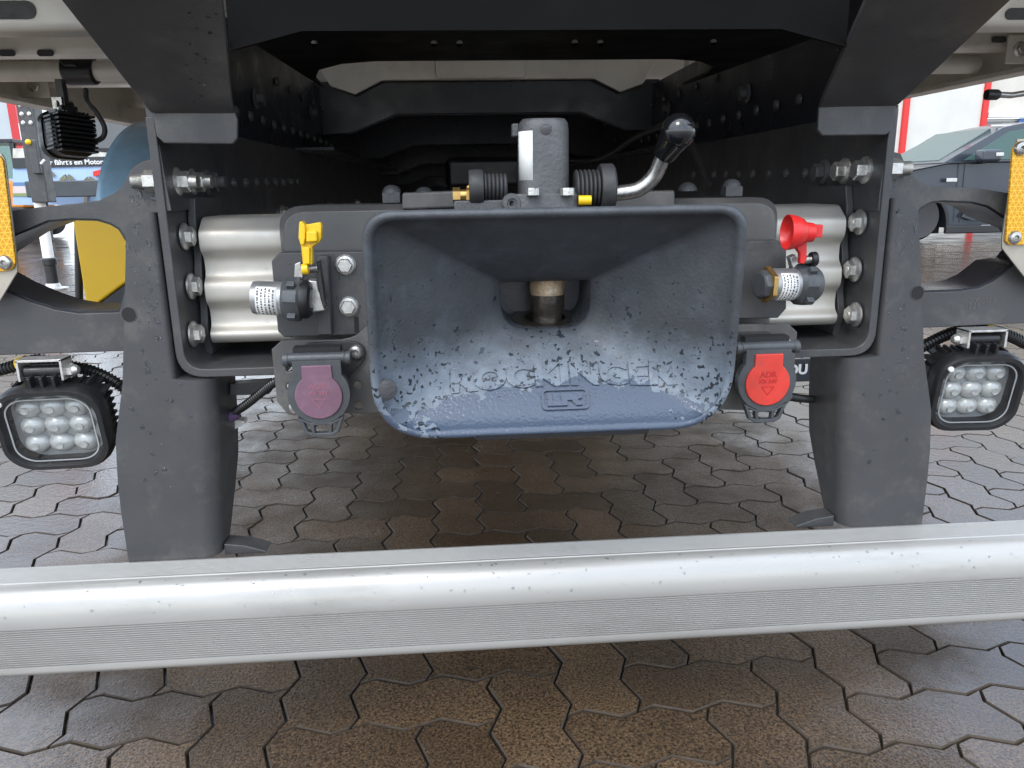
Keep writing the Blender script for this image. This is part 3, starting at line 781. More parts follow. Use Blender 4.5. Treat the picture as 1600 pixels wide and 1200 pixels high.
# brass fitting at the left end
c = P(735, 305); g = G(); g.hexp((c.x, YA, c.z), (c.x-.0045, YA, c.z), .0095); g.cyl((c.x-.004, YA, c.z), (c.x-.014, YA, c.z), .0062); g.hexp((c.x-.011, YA, c.z), (c.x-.019, YA, c.z), .0085)
g.cyl((c.x+.002, YA-.004, c.z+.008), (c.x-.003, YA-.004, c.z+.008), .003); g.build('pipe_fitting', BRASS, act)
# hand lever
path = bez([P(952, 303), P(975, 301, .858), P(1000, 295, .855), P(1022, 275, .85), P(1035, 248, .842), P(1048, 220, .832), P(1054, 208, .828)], 7)
g = G(); g.tube(path, .0083, 18); lever = g.build('hand_lever', STEEL, T, 'bent steel hand lever with black ball knob', smooth=60)
k0, k1 = P(1041, 236, .838), P(1061, 204, .822); ax = (k1-k0).normalized()
g = G(); g.lathe([(.0118, -.006), (.0125, -.004), (.0150, .012), (.0175, .022)], k0, ax, 28); kb = g.build('knob', GLOSSB, lever)
g = G(); g.sphere(k0+ax*.0255, .0182, 28); g.build('ball', GLOSSB, kb, smooth=80)
g = G(); c = P(952, 303); g.lathe([(.0098, -.002), (.0098, .0035), (.009, .0045)], c, (1,0,0), 22); g.build('ring', BRASS, lever)

# ------------------------------------------------------------------ air couplings
DULLM = mat('dull_zinc', (.36,.36,.36), .4, .7, var=.2, vscale=60)
def frame_from(axis, up=(0,0,1)):
    a = V(axis).normalized(); u = V(up); u = (u-a*u.dot(a)).normalized(); v = u.cross(a)
    return M4((v, a, u)).transposed()           # local x = v, local y = axis, local z = up
def text_lines(parent, org, R, rows, size, m, spread, name='print'):
    pass
def air_coupling(org, axis, flip, lbl, capmat, caplabel):
    """axis points from the capped mouth to the threaded tail"""
    R = frame_from(axis); o = V(org)
    def W(x, y, z): return o + R @ V((x, y, z))
    a = R @ V((0, 1, 0))
    g = G(); g.lathe([(.0185, .004), (.0185, .036), (.0178, .0405), (.014, .0415)], o, a, 28); body = g.build('air_coupling', DULLM, T, lbl, smooth=40)
    # sticker with lines of print
    g = G(); rr = []
    for y in (.012, .0345):
        rr.append([o + R @ V((.0188*cos(rad(t)), y, .0188*sin(rad(t)))) for t in range(-70, 56, 7)])
    g.rings(rr, False); st = g.build('sticker', WHITE, body); st.modifiers.new('t', 'SOLIDIFY').thickness = .0003
    g = G(); random.seed(3)
    for k in range(5):
        y = .0145+k*.0042; t0 = -58
        t = t0
        while t < t0+96:
            wd = random.choice((3, 4, 6, 8)); q = [o+R@V((.0192*cos(rad(tt)), yy, .0192*sin(rad(tt)))) for tt, yy in ((t, y), (t+wd, y), (t+wd, y+random.choice((.0014,.002))), (t, y+.0016))]
            g.bm.faces.new([g.bm.verts.new(p) for p in q]); t += wd+random.choice((2, 3, 5))
    g.build('print', INK, st, smooth=0)
    # castellated grey collar and mouth
    g = G(); n = 24; prof = []
    for (r, y, cut) in ((.019, .008, 0), (.0235, .004, 1), (.0245, -.004, 1), (.0245, -.010, 1), (.022, -.012, 0)):
        prof.append([o+R@V((r*(1-(.10 if cut and (i//3) % 2 else 0))*cos(2*pi*i/n), y, r*(1-(.10 if cut and (i//3) % 2 else 0))*sin(2*pi*i/n))) for i in range(n)])
    g.rings(prof, True, True, True); g.build('collar', GREYP, body, smooth=30)
    g = G(); g.lathe([(.0215, -.011), (.0215, -.017), (.019, -.021), (.014, -.0225), (.0125, -.0225), (.012, -.016), (.008, -.015)], o, a, 30); g.build('mouth', PLAST if not flip else GREYP, body, smooth=40)
    # guide lugs
    for t in range(0, 360, 90):
        g = G(); g.box(o+R@V((.0245*cos(rad(t+45)), -.004, .0245*sin(rad(t+45)))), (.007, .009, .007), R.to_4x4().to_3x3()@M4.Rotation(rad(-(t+45)), 3, 'Y')); g.build('lug', GREYP, body, bevel=.001)
    return body, W, R, a, o
# left one (yellow cap), mouth turned to the right
oL = at(455, 467, .862)
bodyL, W, R, a, o = air_coupling(oL, (-1, .03, .06), False, 'grey air coupling under the yellow dust cap', YEL, '')
g = G(); c = at(437, 465, .862)
# hinge arms
g = G(); g.plate([at(x, y, .866) for x, y in ((460,412),(470,408),(474,432),(470,444),(459,440))], (0, .012, 0)); g.build('hinge_ear', STEEL, bodyL, bevel=.0015)
g = G(); g.plate([at(x, y, .858) for x, y in ((493,410),(500,407),(508,470),(511,478),(506,484),(501,470),(495,440))], (0, .010, 0)); g.build('hinge_arm', PLAST, bodyL, bevel=.0015)
g = G(); p0, p1 = at(478, 421, .858), at(496, 419, .858); 
pts = [p0.lerp(p1, i/60)+V((0, cos(i*.7)*.0038, sin(i*.7)*.0038)) for i in range(61)]
g.tube(pts, .0009, 6); g.cyl(p0, p1, .0022, 10); g.build('spring', STEEL, bodyL, smooth=60)
g = G(); g.plate([at(x, y, .868) for x, y in ((478,438),(496,438),(498,452),(508,474),(508,486),(480,490),(478,470))], (0, .02, 0)); g.build('bracket', ZINC, bodyL, bevel=.002)
# yellow cap: scoop, boss and stalk
def cap_part(name, pts, y, t, m, parent, bevel=.0012, label=None):
    g = G(); g.plate([at(a, b, y) for a, b in pts], (0, t, 0)); return g.build(name, m, parent, label=label, bevel=bevel)
capL = cap_part('dust_cap', [(470,346),(478,351),(500,347),(502,351),(502,372),(499,378),(488,386),(488,414),(473,414),(470,384),(466,372),(467,352)], .842, .010, YEL, bodyL, label='bright yellow open dust cap')
cap_part('grip', [(478,361),(495,361),(496,378),(478,379)], .834, .010, YEL, capL, .002)
cap_part('rim', [(467,347),(471,345),(476,351),(477,371),(475,383),(469,383),(466,370)], .836, .012, YEL, capL, .002)
g = G(); g.cyl(at(472, 421, .842), at(482, 420, .842), .0058, 18); g.build('hub', YEL, capL, bevel=.001)
cap_part('stalk_rib', [(471,386),(484,386),(484,413),(474,414)], .838, .006, YEL, capL, .0015)
# right one (red cap), mouth turned away to the right, tail with a brass nut
oR = at(1248, 444, .868)
bodyR, W, R, a, o = air_coupling(oR, (-1, -.22, .04), True, 'grey air coupling under the red dust cap', RED, '')
g = G(); g.lathe([(.0215, .040), (.0215, .046)], o, a, 6); g.build('nut', BRASS, bodyR, bevel=.001)
g = G(); g.lathe([(.017, .0405), (.0165, .052), (.014, .054)], o, a, 8); g.build('tail', GREYP, bodyR, bevel=.001)
g = G(); g.plate([at(x, y, .868) for x, y in ((1234,402),(1244,397),(1250,410),(1256,424),(1244,428),(1238,416))], (0, .012, 0)); g.build('hinge_ear', ZINC, bodyR, bevel=.0015)
p0, p1 = at(1256, 406, .862), at(1270, 405, .862); g = G()
g.tube([p0.lerp(p1, i/50)+V((0, cos(i*.8)*.0042, sin(i*.8)*.0042)) for i in range(51)], .0009, 6); g.cyl(p0, p1, .0022, 10); g.build('spring', STEEL, bodyR, smooth=60)
g = G(); g.cyl(at(1266, 405, .862), at(1276, 404, .862), .0082, 20); g.build('hinge_knob', PLAST, bodyR, bevel=.0015)
g = G(); g.plate([at(x, y, .866) for x, y in ((1262,400),(1272,404),(1278,420),(1277,428),(1266,416))], (0, .008, 0)); g.build('hinge_arm', PLAST, bodyR, bevel=.0015)
# red cup
cc = at(1240, 363, .852); ax = V((-1, .02, .03)).normalized()
g = G(); g.lathe([(.0075, -.023), (.0105, -.0215), (.0118, -.012), (.0150, -.0095), (.0178, -.003), (.0195, .004), (.0196, .008), (.0186, .008), (.0165, .002), (.011, -.003), (.0001, -.004)], cc, ax, 30, cap=False, ref=(0,0,1)); capR = g.build('dust_cap', RED, bodyR, 'bright red open dust cap shaped like a cup', smooth=40)
g = G(); g.box(at(1271, 361, .855), (.016, .013, .014)); g.build('grip', RED, capR, bevel=.001)
cap_part('stalk', [(1248,370),(1262,368),(1261,405),(1257,413),(1250,412),(1250,396),(1243,386)], .852, .008, RED, capR, .0015)

# ------------------------------------------------------------------ electric sockets
def embossed(text, c, size, m, parent, y, name='lettering'):
    bm = text_bm(text, size, .0003, 0.0002); 
    for v in bm.verts: v.co = V((c.x+v.co.x, y-v.co.z-.0002, c.z+v.co.y))
    g = G(); g.bm.free(); g.bm = bm; return g.build(name, m, parent, smooth=0)
def socket(s, cx, cy, plate, m, lbl, inkm):
    Y = .850
    c = at(cx, cy, Y); X = c.x; Z = c.z
    def q(dx, dz, y=Y): return V((X+dx, y, Z+dz))
    sc = .0285
    g = G(); g.lathe([(.030, .0), (.030, .012), (.027, .016), (.027, .0385)], q(0, 0, Y+.001), (0,1,0), 36); body = g.build('electric_socket', RUBBER, T, lbl, smooth=35)
    # triangular mounting flange with two screws
    fl = [(-.043, -.030), (-.036, -.040), (-.022, -.040), (.046, .022), (.050, .034), (.044, .044), (.032, .047), (-.02, .046), (-.03, .03)]
    if s > 0: fl = [(-a, b) for a, b in fl]
    g = G(); g.plate(fillet([q(a, b, YS-.006) for a, b in fl], .007, 4), (0, .0058, 0)); flg = g.build('flange', RUBBER, body, bevel=.001)
    for (a, b) in (((.0385, .034), (-.036, -.030)) if s < 0 else ((-.036, .036), (.037, .030))):
        inst('screw', TORX, flg, q(a, b, YS-.006), RY)
    # lid ring with hinge and coloured plate
    pts = [(-.029, .030), (.027, .030), (.027, .017)] 
    arcR = [(.0345*sin(rad(t)), .0345*cos(rad(t))-.004) for t in range(52, 310, 12)]
    lid = [(-.0265, .016), (-.0265, .034), (.0265, .034), (.0265, .016)]+arcR
    g = G(); g.plate([q(a, b, Y-.010) for a, b in lid[::-1]], (0, .011, 0)); ld = g.build('lid', GREYP, body, bevel=.003, seg=3)
    g = G(); g.cyl(q(-.031, .036, Y-.004), q(.031, .036, Y-.004), .0062, 18); g.build('hinge', GREYP, ld, bevel=.001)
    for e in (-.034, .034):
        g = G(); g.cyl(q(e-.0035, .035, Y-.003), q(e+.0035, .035, Y-.003), .0075, 18); g.build('hinge_eye', GREYP, ld, bevel=.0015)
    g = G(); g.box(q(0, .0445, Y+.006), (.052, .016, .006)); g.build('hinge_gap', HOLE, ld)
    key = [(.0175, .007)]; 
    arc = [(.0262*sin(rad(t)), .0262*cos(rad(t))-.006) for t in range(40, 321, 8)]
    kp = [(-.0165, .029), (.0165, .029)]+[(.0165, .0145)]+arc[0:]+[(-.0165, .0145)]
    g = G(); g.plate([q(a, b, Y-.0125) for a, b in kp[::-1]], (0, .004, 0)); col = g.build('colour_plate', m, ld, bevel=.0012, label=lbl.split(' electric')[0]+' plate')
    embossed('ADR', q(0, .005), .0095, inkm, col, Y-.0125); embossed('XX 24V', q(0, -.003), .0065, inkm, col, Y-.0125)
    tri = [(-.008, -.009), (.008, -.009), (0, -.020)]; tin = [(-.0062, -.0098), (.0062, -.0098), (0, -.0182)]
    g = G(); g.plate([q(a, b, Y-.0129) for a, b in tri], (0, .0006, 0), [[q(a, b, Y-.0129) for a, b in tin]]); g.build('arrow', inkm, col, smooth=0)
    # slotted grip below
    grip = [(-.026, -.030), (-.019, -.049), (-.012, -.0535), (.012, -.0535), (.019, -.049), (.026, -.030), (.012, -.037), (-.012, -.037)]
    hs = [[(-.0195, -.036), (-.0155, -.047), (-.011, -.049), (-.012, -.040)], [(-.008, -.0405), (-.0075, -.0495), (.0075, -.0495), (.008, -.0405)], [(.0195, -.036), (.012, -.040), (.011, -.049), (.0155, -.047)]]
    g = G(); g.plate([q(a, b, Y-.010) for a, b in grip], (0, .009, 0), [[q(a, b, Y-.010) for a, b in h] for h in hs]); g.build('grip', GREYP, ld, bevel=.001)
INKP = mat('violet_relief', (.27,.10,.14), .5); INKR = mat('red_relief', (.45,.02,.02), .5)
socket(-1, 500, 607, SOCK[-1], PINK, 'faded pink violet electric socket with closed lid', INKP)
socket(1, 1194, 588, SOCK[1], REDS, 'red electric socket with closed lid', INKR)

# ------------------------------------------------------------------ side arms with work lights
def corrug(name, pts, r, m, parent, pitch=.0045, label=None):
    path = bez(pts, 14); out = [path[0]]; acc = 0
    L_ = sum((b-a).length for a, b in zip(path, path[1:])); n = int(L_/(pitch/4)); cum = [0]
    for a, b in zip(path, path[1:]): cum.append(cum[-1]+(b-a).length)
    samp = []; j = 0
    for i in range(n+1):
        d = L_*i/n
        while j < len(cum)-2 and cum[j+1] < d: j += 1
        t = (d-cum[j])/max(1e-9, cum[j+1]-cum[j]); samp.append(path[j].lerp(path[j+1], t))
    g = G(); g.tube(samp, r, 12, rfun=lambda i: r*(1.0 if i % 4 in (0, 1) else .82)); return g.build(name, m, parent, label=label, smooth=25)

YARM = .962
outL = [(262,250),(240,247),(222,252),(206,262),(199,275),(192,290),(178,302),(155,313),(120,318),(75,322),(18,329),(-120,338),(-120,556),(0,555),(182,549),(262,546)]
openL = [(186,357),(172,349),(152,343),(112,342),(75,345),(22,366),(-30,400),(-40,430),(0,452),(12,457),(45,471),(85,484),(122,490),(186,488),(200,440),(200,380)]
outR = [(1378,240),(1392,236),(1408,240),(1412,250),(1418,264),(1432,280),(1450,290),(1475,292),(1530,294),(1572,301),(1720,312),(1720,500),(1600,505),(1452,512),(1378,514)]
openR = [(1437,326),(1455,316),(1472,314),(1520,316),(1545,322),(1572,340),(1625,360),(1640,385),(1620,410),(1585,415),(1553,440),(1530,450),(1500,455),(1440,457),(1430,430),(1430,350)]
ARMS = {}
for s, ol, op in ((-1, outL, openL), (1, outR, openR)):
    g = G(); g.plate(pxp(ol, YARM), (0, .0075, 0), [pxp(op, YARM)]); ARMS[s] = g.build('side_arm', PAINT, T, bevel=.0012, smooth=20)
    # the flange bent back all along the opening
    q = [p for p in pxp(op, YARM)]; c = sum(q, V())/len(q)
    g = G(); o1 = [V((c.x+(p.x-c.x)*1.0, YARM+.004, c.z+(p.z-c.z)*1.0)) for p in q]; i1 = [V((c.x+(p.x-c.x)*.965, YARM+.004, c.z+(p.z-c.z)*.965)) for p in q]
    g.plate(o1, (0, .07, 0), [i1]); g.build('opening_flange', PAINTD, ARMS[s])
# stamped part number on the right arm
cc = at(1530, 478, YARM); embossed('2000350', at(1535, 470, YARM), .0105, PAINTP, ARMS[1], YARM, 'stamped_number'); embossed('021', at(1522, 479, YARM), .0105, PAINTP, ARMS[1], YARM, 'stamped_number')

# yellow reflectors on silver plates
def refl_mat():
    mt = mat('yellow_reflector', (.75,.36,.01), .22); n = mt.node_tree.nodes; l = mt.node_tree.links.new; b = n['Principled BSDF']
    g = n.new('ShaderNodeNewGeometry'); pos = g.outputs['Position']; acc = None
    for ang in (0, 60, 120):
        mp_ = n.new('ShaderNodeMapping'); mp_.inputs['Rotation'].default_value = (0, rad(ang+30), 0); l(pos, mp_.inputs['Vector'])
        sx = n.new('ShaderNodeSeparateXYZ'); l(mp_.outputs['Vector'], sx.inputs[0])
        m1 = n.new('ShaderNodeMath'); m1.operation = 'PINGPONG'; m1.inputs[1].default_value = .0032; l(sx.outputs['X'], m1.inputs[0])
        m2 = n.new('ShaderNodeMath'); m2.operation = 'LESS_THAN'; m2.inputs[1].default_value = .00042; l(m1.outputs[0], m2.inputs[0])
        if acc is None: acc = m2.outputs[0]
        else:
            mm = n.new('ShaderNodeMath'); mm.operation = 'MAXIMUM'; l(acc, mm.inputs[0]); l(m2.outputs[0], mm.inputs[1]); acc = mm.outputs[0]
    x = n.new('ShaderNodeMix'); x.data_type = 'RGBA'; x.inputs['A'].default_value = (.60,.29,.008,1); x.inputs['B'].default_value = (.85,.50,.05,1); l(acc, x.inputs['Factor']); l(x.outputs['Result'], b.inputs['Base Color'])
    return mt
REFL = refl_mat()
YRF = .938; PLATEB = mat('bare_plate', (.42,.38,.32), .4, .5, var=.12, vscale=20)
for s in (-1, 1):
    if s < 0:
        pl_ = [(-90,235),(2,240),(8,250),(27,412),(27,425),(0,470),(-90,470)]; rf = [(-80,238),(-2,243),(4,250),(24,410),(18,421),(8,424),(-80,428)]; scr = [(8,410)]
    else:
        pl_ = [(1590,217),(1680,214),(1680,470),(1600,432),(1566,388),(1566,372)]; rf = [(1592,221),(1680,218),(1680,382),(1578,383),(1572,376),(1583,232)]; scr = [(1594,232),(1585,371)]
    g = G(); g.plate(pxp(pl_, YRF), (0, .003, 0)); bp_ = g.build('reflector_plate', PLATEB, T, bevel=.0008)
    g = G(); g.plate(pxp(rf, YRF-.0045), (0, .004, 0)); r_ = g.build('reflector', REFL, bp_, label='yellow honeycomb reflector', bevel=.001)
    for p in scr: inst('screw', TORX, r_, at(*p, YRF-.0045), RY)

LED = mat('led_optic', (.50,.50,.49), .22, .2, var=.08, vscale=260, bump=.0003, bscale=330)
LEDB = mat('led_back', (.46,.48,.49), .3, .5, var=.05, vscale=90)
def work_light(org, yaw, pitch, roll, size, lbl, wide=1.0):
    """square lamp; local -Y is the way it faces"""
    R = (M4.Rotation(yaw, 4, 'Z') @ M4.Rotation(pitch, 4, 'X') @ M4.Rotation(roll, 4, 'Y')); Tm = M4.Translation(V(org)) @ R @ M4.Diagonal((wide, 1, 1, 1))
    h = size
    def rr(k, y, r=.30): return [V((a, y, b)) for a, b in rrect(0, 0, h*k, h*k, h*r*k, 7)]
    g = G(); g.rings([rr(.97, .0145), rr(1.0, .0150), rr(.965, .016), rr(.94, .036), rr(.80, .040)], True, True, True)
    for k in range(-4, 5):                                 # cooling fins
        g.box((0, .046, k*h*.095), (h*.80, .020, .0032))
        g.box((h*.455, .028, k*h*.085), (h*.06, .026, .003)); g.box((-h*.455, .028, k*h*.085), (h*.06, .026, .003)); g.box((k*h*.085, .028, h*.455), (.003, .026, h*.06))
    o = g.xf(Tm).build('work_light', PLAST, T, lbl, smooth=30)
    g = G(); o1, i1 = rr(1.03, -.008), rr(.80, -.008, .26)
    n_ = len(o1)
    g.rings([rr(1.03, .010), rr(1.045, .0), rr(1.03, -.007), rr(.99, -.011), rr(.90, -.0115), rr(.87, -.006), rr(.82, .008), rr(.81, .014)], True, False, False)
    g.xf(Tm).build('bezel', PLAST, o, smooth=50)
    g = G(); g.plate(rr(.83, .011), (0, .003, 0)); g.xf(Tm).build('reflector_board', LEDB, o)
    for ix in (-1, 0, 1):
        for iz in (-1, 0, 1):
            g = G(); rr_ = h*.128; prof = []
            for k in range(7):
                a = rad(90*k/6); prof.append((rr_*cos(a)*(1 if k % 2 else .97), .012*sin(a)))
            g.lathe(prof, (ix*h*.232, .0105, iz*h*.232), (0,-1,0), 20); g.lathe([(rr_*.36, .0108), (rr_*.30, .0135), (.001, .0128)], (ix*h*.232, .0105, iz*h*.232), (0,-1,0), 14)
            g.xf(Tm).build('led_lens', LED, o, smooth=40)
    g = G(); g.plate(rr(.885, -.0055), (0, .0012, 0)); g.xf(Tm).build('cover_glass', CLEAR, o)
    g = G(); g.rings([rr(.80, -.0066, .25), rr(.80, -.0076, .25), rr(.775, -.0076, .25), rr(.775, -.0066, .25)], True); g.xf(Tm).build('glass_rim', LEDB, o)
    g = G(); c_ = (-h*.40, -.0118, h*.37); g.lathe([(h*.032, 0), (h*.032, .002), (h*.026, .003)], c_, (0,-1,0), 16); g.xf(Tm).build('vent_plug', WHITE, o)
    g = G(); g.box((-.002, .018, h*.56), (h*.36, .022, h*.12)); g.cyl((-h*.18, .014, h*.66), (h*.18, .014, h*.66), .0078, 18)
    for k in (-1, 0, 1): g.box((k*h*.11, .006, h*.57), (.0035, .02, h*.14))
    g.xf(Tm).build('mounting_foot', PLAST, o, bevel=.0012)
    return o, Tm
def light_bracket(o, Tm, h, zt, nut_side):
    c = Tm @ V((0, .014, h*.66)); w_ = h*.21
    g = G()
    for sx in (-1, 1): g.box((c.x+sx*(w_+.0025), c.y, (c.z-.010+zt)/2), (.003, .026, zt-c.z+.010))
    g.box((c.x, c.y, zt-.0016), (2*w_+.008, .026, .003)); b = g.build('bracket', ZINC, o, bevel=.0006)
    x = c.x+nut_side*(w_+.004); g = G()
    g.hexp((x, c.y, c.z), (x+nut_side*.007, c.y, c.z), .0085); g.lathe([(.0068, .006), (.0066, .009), (.0045, .0125), (.001, .0138)], (x, c.y, c.z), (nut_side, 0, 0), 18); g.build('cap_nut', ZINC, b)
hL = .107
oc = at(86, 668, .945); lwL, TmL = work_light(oc, rad(3), rad(11), rad(0), hL, 'square work light with nine lenses under the left arm', 1.16)
light_bracket(lwL, TmL, hL, at(90, 552, .965).z-.001, 1)
oc = at(1522, 612, .945); lwR, TmR = work_light(oc, rad(-3), rad(11), rad(0), hL*1.0, 'square work light with nine lenses under the right arm', 1.10)
light_bracket(lwR, TmR, hL, at(1505, 508, .965).z-.001, -1)
# corrugated cables
CORR = mat('corrugated_black', (.012,.012,.012), .32, var=.2, vscale=60)
corrug('cable', [at(-60,590,.985), at(0,578,.985), at(45,565,.985), at(70,563,.985), at(110,572,1.0), at(150,582,1.0), at(190,604,1.0), at(230,640,1.02)], .0078, CORR, T)
corrug('cable', [at(1435,545,.985), at(1470,527,.985), at(1500,517,.985), at(1545,516,.985), at(1580,526,.985), at(1640,556,.985)], .0082, CORR, T)
for (x, y, ww) in ((36, 568, .012), (1543, 516, .009)):
    c = at(x, y, .985); g = G(); g.lathe([(.0092, -ww/2), (.0095, 0), (.0092, ww/2)], c, (1,0,.25 if x < 100 else -.1), 18); g.build('cable_tape', YEL, T, label='yellow tape round a cable')
corrug('cable', [at(365,645,1.0), at(385,632,.98), at(410,612,.96), at(432,596,.94), at(470,580,.92)], .0058, CORR, T)
corrug('cable', [at(1200,612,.95), at(1240,621,.98), at(1270,624,1.02)], .0058, CORR, T)
g = G(); g.cyl(at(356, 653, 1.0), at(372, 645, 1.0), .0075, 14); g.build('cable_plug', mat('violet_tape', (.12,.07,.16), .5), T)
g = G(); g.plate([at(358,655,1.02), at(381,658,1.02), at(381,664,1.02), at(360,674,1.02)], (0,.02,0)); g.plate([at(358,680,1.05), at(360,682,1.05), at(367,717,1.05), at(357,718,1.05)], (0,.012,0)); g.build('loom_clip', ALUDK, T, bevel=.001)
g = G(); g.plate([at(360,600,1.0), at(420,596,1.0), at(420,616,1.0), at(360,618,1.0)], (0,.02,0)); g.build('loom_bracket', PAINT, T)

# ------------------------------------------------------------------ upper rear structure
p0 = V((0, .745, .912)); dn = V((0, .19, -.077)).normalized(); n_ = V((0, dn.z, -dn.y))
for s in (-1, 1):
    if s < 0:
        up = [(366,178),(362,150),(350,20),(342,-70),(40,-70),(95,0),(235,176)]; fl = [(238,174),(366,173),(371,186),(371,216),(364,225),(256,224),(244,212)]
    else:
        up = [(1280,172),(1288,150),(1355,0),(1388,-70),(1655,-70),(1580,0),(1403,165)]; fl = [(1280,167),(1402,160),(1393,204),(1385,211),(1285,212),(1278,203)]
    g = G(); g.plate([hit(a, b, p0, n_) for a, b in up], (0, .004, .006)); gu = g.build('gusset', PAINT, T, bevel=.0015, smooth=0)
    g = G(); g.plate(pxp(fl, .932), (0, .006, 0)); g.build('gusset_flange', PAINT, gu, bevel=.0016)
    # outer sheet beside the rail end
    pts = [(226,166),(240,178),(262,300),(268,330),(253,330)] if s < 0 else [(1405,163),(1394,178),(1374,305),(1372,330),(1388,330)]
    g = G(); g.plate(pxp(pts, .944), (0, .10, 0)); g.build('outer_sheet', PAINT, gu, bevel=.001)
# rear beam: upright panel and the flange folded forward under it
fold = [(-.306, .883), (-.237, .900), (.237, .900), (.306, .883)]
g = G(); g.plate([V((x, .815, z)) for x, z in fold]+[V((.306, .815, 1.08)), V((-.306, .815, 1.08))], (0, .006, 0)); BEAM = mat('beam_black', (.0075,.0072,.007), .4, var=.2, vscale=8, rvar=.08, spec=.03)
beam = g.build('rear_beam', BEAM, T, smooth=0)
fp = V((0, .815, .900)); fd = V((0, 1, .032)).normalized(); fn = V((0, fd.z, -fd.y))
hl = [(491,68),(678,68),(718,68),(898,67),(938,67),(1115,66)]
def fhit(a, b): return hit(a, b, fp, fn)
g = G(); bl = [(-.30,.8225),(.30,.8225),(.312,1.42),(.300,1.26),(.275,1.14),(.235,1.075),(.19,1.05),(-.19,1.05),(-.235,1.075),(-.275,1.14),(-.300,1.26),(-.312,1.42)]
g.plate([V((x, y, .9+(y-.815)*.032)) for x, y in bl], (0, -.0002, .005), [[fhit(a, b) for a, b in circ(x, y, 5.3, 12)] for x, y in hl]); bf_ = g.build('beam_flange', BEAM, beam, smooth=0)
for x, y in hl:
    g = G(); c = fhit(x, y); g.lathe([(.0042, 0), (.0040, .003), (.002, .0036)], c+V((0, 0, .004)), (0, -.25, -1), 14); g.build('lit_hole_head', ZINC, bf_)  # bright heads added for the lit aluminium seen through the flange holes
# cross members inside the frame
for k, (y, z0_, z1_) in enumerate(((2.12, .935, 1.02), (2.9, .90, 1.02), (3.7, .86, 1.0), (4.6, .82, 1.0), (5.6, .55, 1.0))):
    lp = [(-.45, z1_), (.45, z1_), (.45, z0_-.05), (.36, z0_-.045), (.24, z0_), (-.24, z0_), (-.36, z0_-.045), (-.45, z0_-.05)]
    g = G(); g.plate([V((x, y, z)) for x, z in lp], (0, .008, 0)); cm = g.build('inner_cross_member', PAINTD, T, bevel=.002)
    lo = [V((x, y, z)) for x, z in lp[2:]]
    g = G(); g.rings([lo, [p+V((0, .09, .012)) for p in lo]], False); f_ = g.build('flange', PAINTD, cm); f_.modifiers.new('t', 'SOLIDIFY').thickness = .006
g = G(); g.box((0, 3.4, .80), (.25, 1.6, .10)); g.box((-.15, 3.2, .74), (.06, 2.2, .04)); g.build('drive_tunnel', PAINTD, T, bevel=.02)
g = G(); g.box((0, 7.1, .62), (2.2, 1.6, .96)); g.build('cab', PAINTD, T, bevel=.05)
for s in (-1, 1):
    g = G(); g.lathe([(.10, 0), (.29, .0), (.31, .03), (.31, .22), (.29, .25), (.1, .25)], (s*.86-.125, 5.6, .318), (1,0,0), 36); g.build('wheel', RUBBER, T)
for k, (xa, za) in enumerate(((.31, .80),)):
    g = G(); g.tube(bez([V((xa, 1.25, za-.05)), V((xa*1.02, 1.45, za+.05)), V((xa*1.05, 1.8, za+.06+.02*k)), V((xa*1.1, 2.4, za+.03)), V((xa, 3.2, za+.05)), V((xa, 4.6, za+.03))], 8), .007, 8); g.build('hose', RUBBER, T)
# aluminium deck above and its cross members
g = G(); g.box((0, 4.2, 1.135), (2.5, 6.9, .03)); deck = g.build('deck', ALUDK, T, bevel=.004)
for y, zb, dz in ((1.34, 1.0, .07), (1.78, 1.035, .055), (2.25, 1.035, .06), (2.85, 1.04, .06), (3.5, 1.04, .06), (4.3, 1.04, .06), (5.2, 1.04, .06)):
    g = G()
    for sgn in ((-1, 1) if y < 2 else (0,)):
        x0, x1 = (-1.2, -.47) if sgn < 0 else (.47, 1.2)
        if sgn == 0: x0, x1 = -1.2, 1.2
        prof = fillet([V((0, y+.05, zb+dz+.03)), V((0, y, zb+dz+.03)), V((0, y, zb)), V((0, y+.055, zb-.002)), V((0, y+.055, zb+.012))], [0, .01, .014, .006, 0], 5)
        g = G(); g.rings([[V((x, p.y, p.z)) for p in prof] for x in (x0, x1)], False); cm = g.build('deck_cross_member', ALUDK, deck, smooth=40); cm.modifiers.new('t', 'SOLIDIFY').thickness = .004
        if sgn:
            pxs = {1.34: ((18, 16, .075, .026), (-90, 16, .075, .026), (1592, 22, .05, .018)), 1.78: ((12, 83, .034, .013), (72, 83, .034, .013), (1560, 62, .034, .013))}[y]
            for (qx, qy, lw, lh) in pxs:
                c = at(qx, qy, y)
                if (c.x < 0) != (sgn < 0): continue
                sl = [V((c.x+a, y-.0035, c.z+b)) for a, b in rrect(0, 0, lw, lh, lh*.49, 5)]
                g = G(); g.plate(sl, (0, .002, 0)); g.build('slot', GREYP, cm, smooth=0)
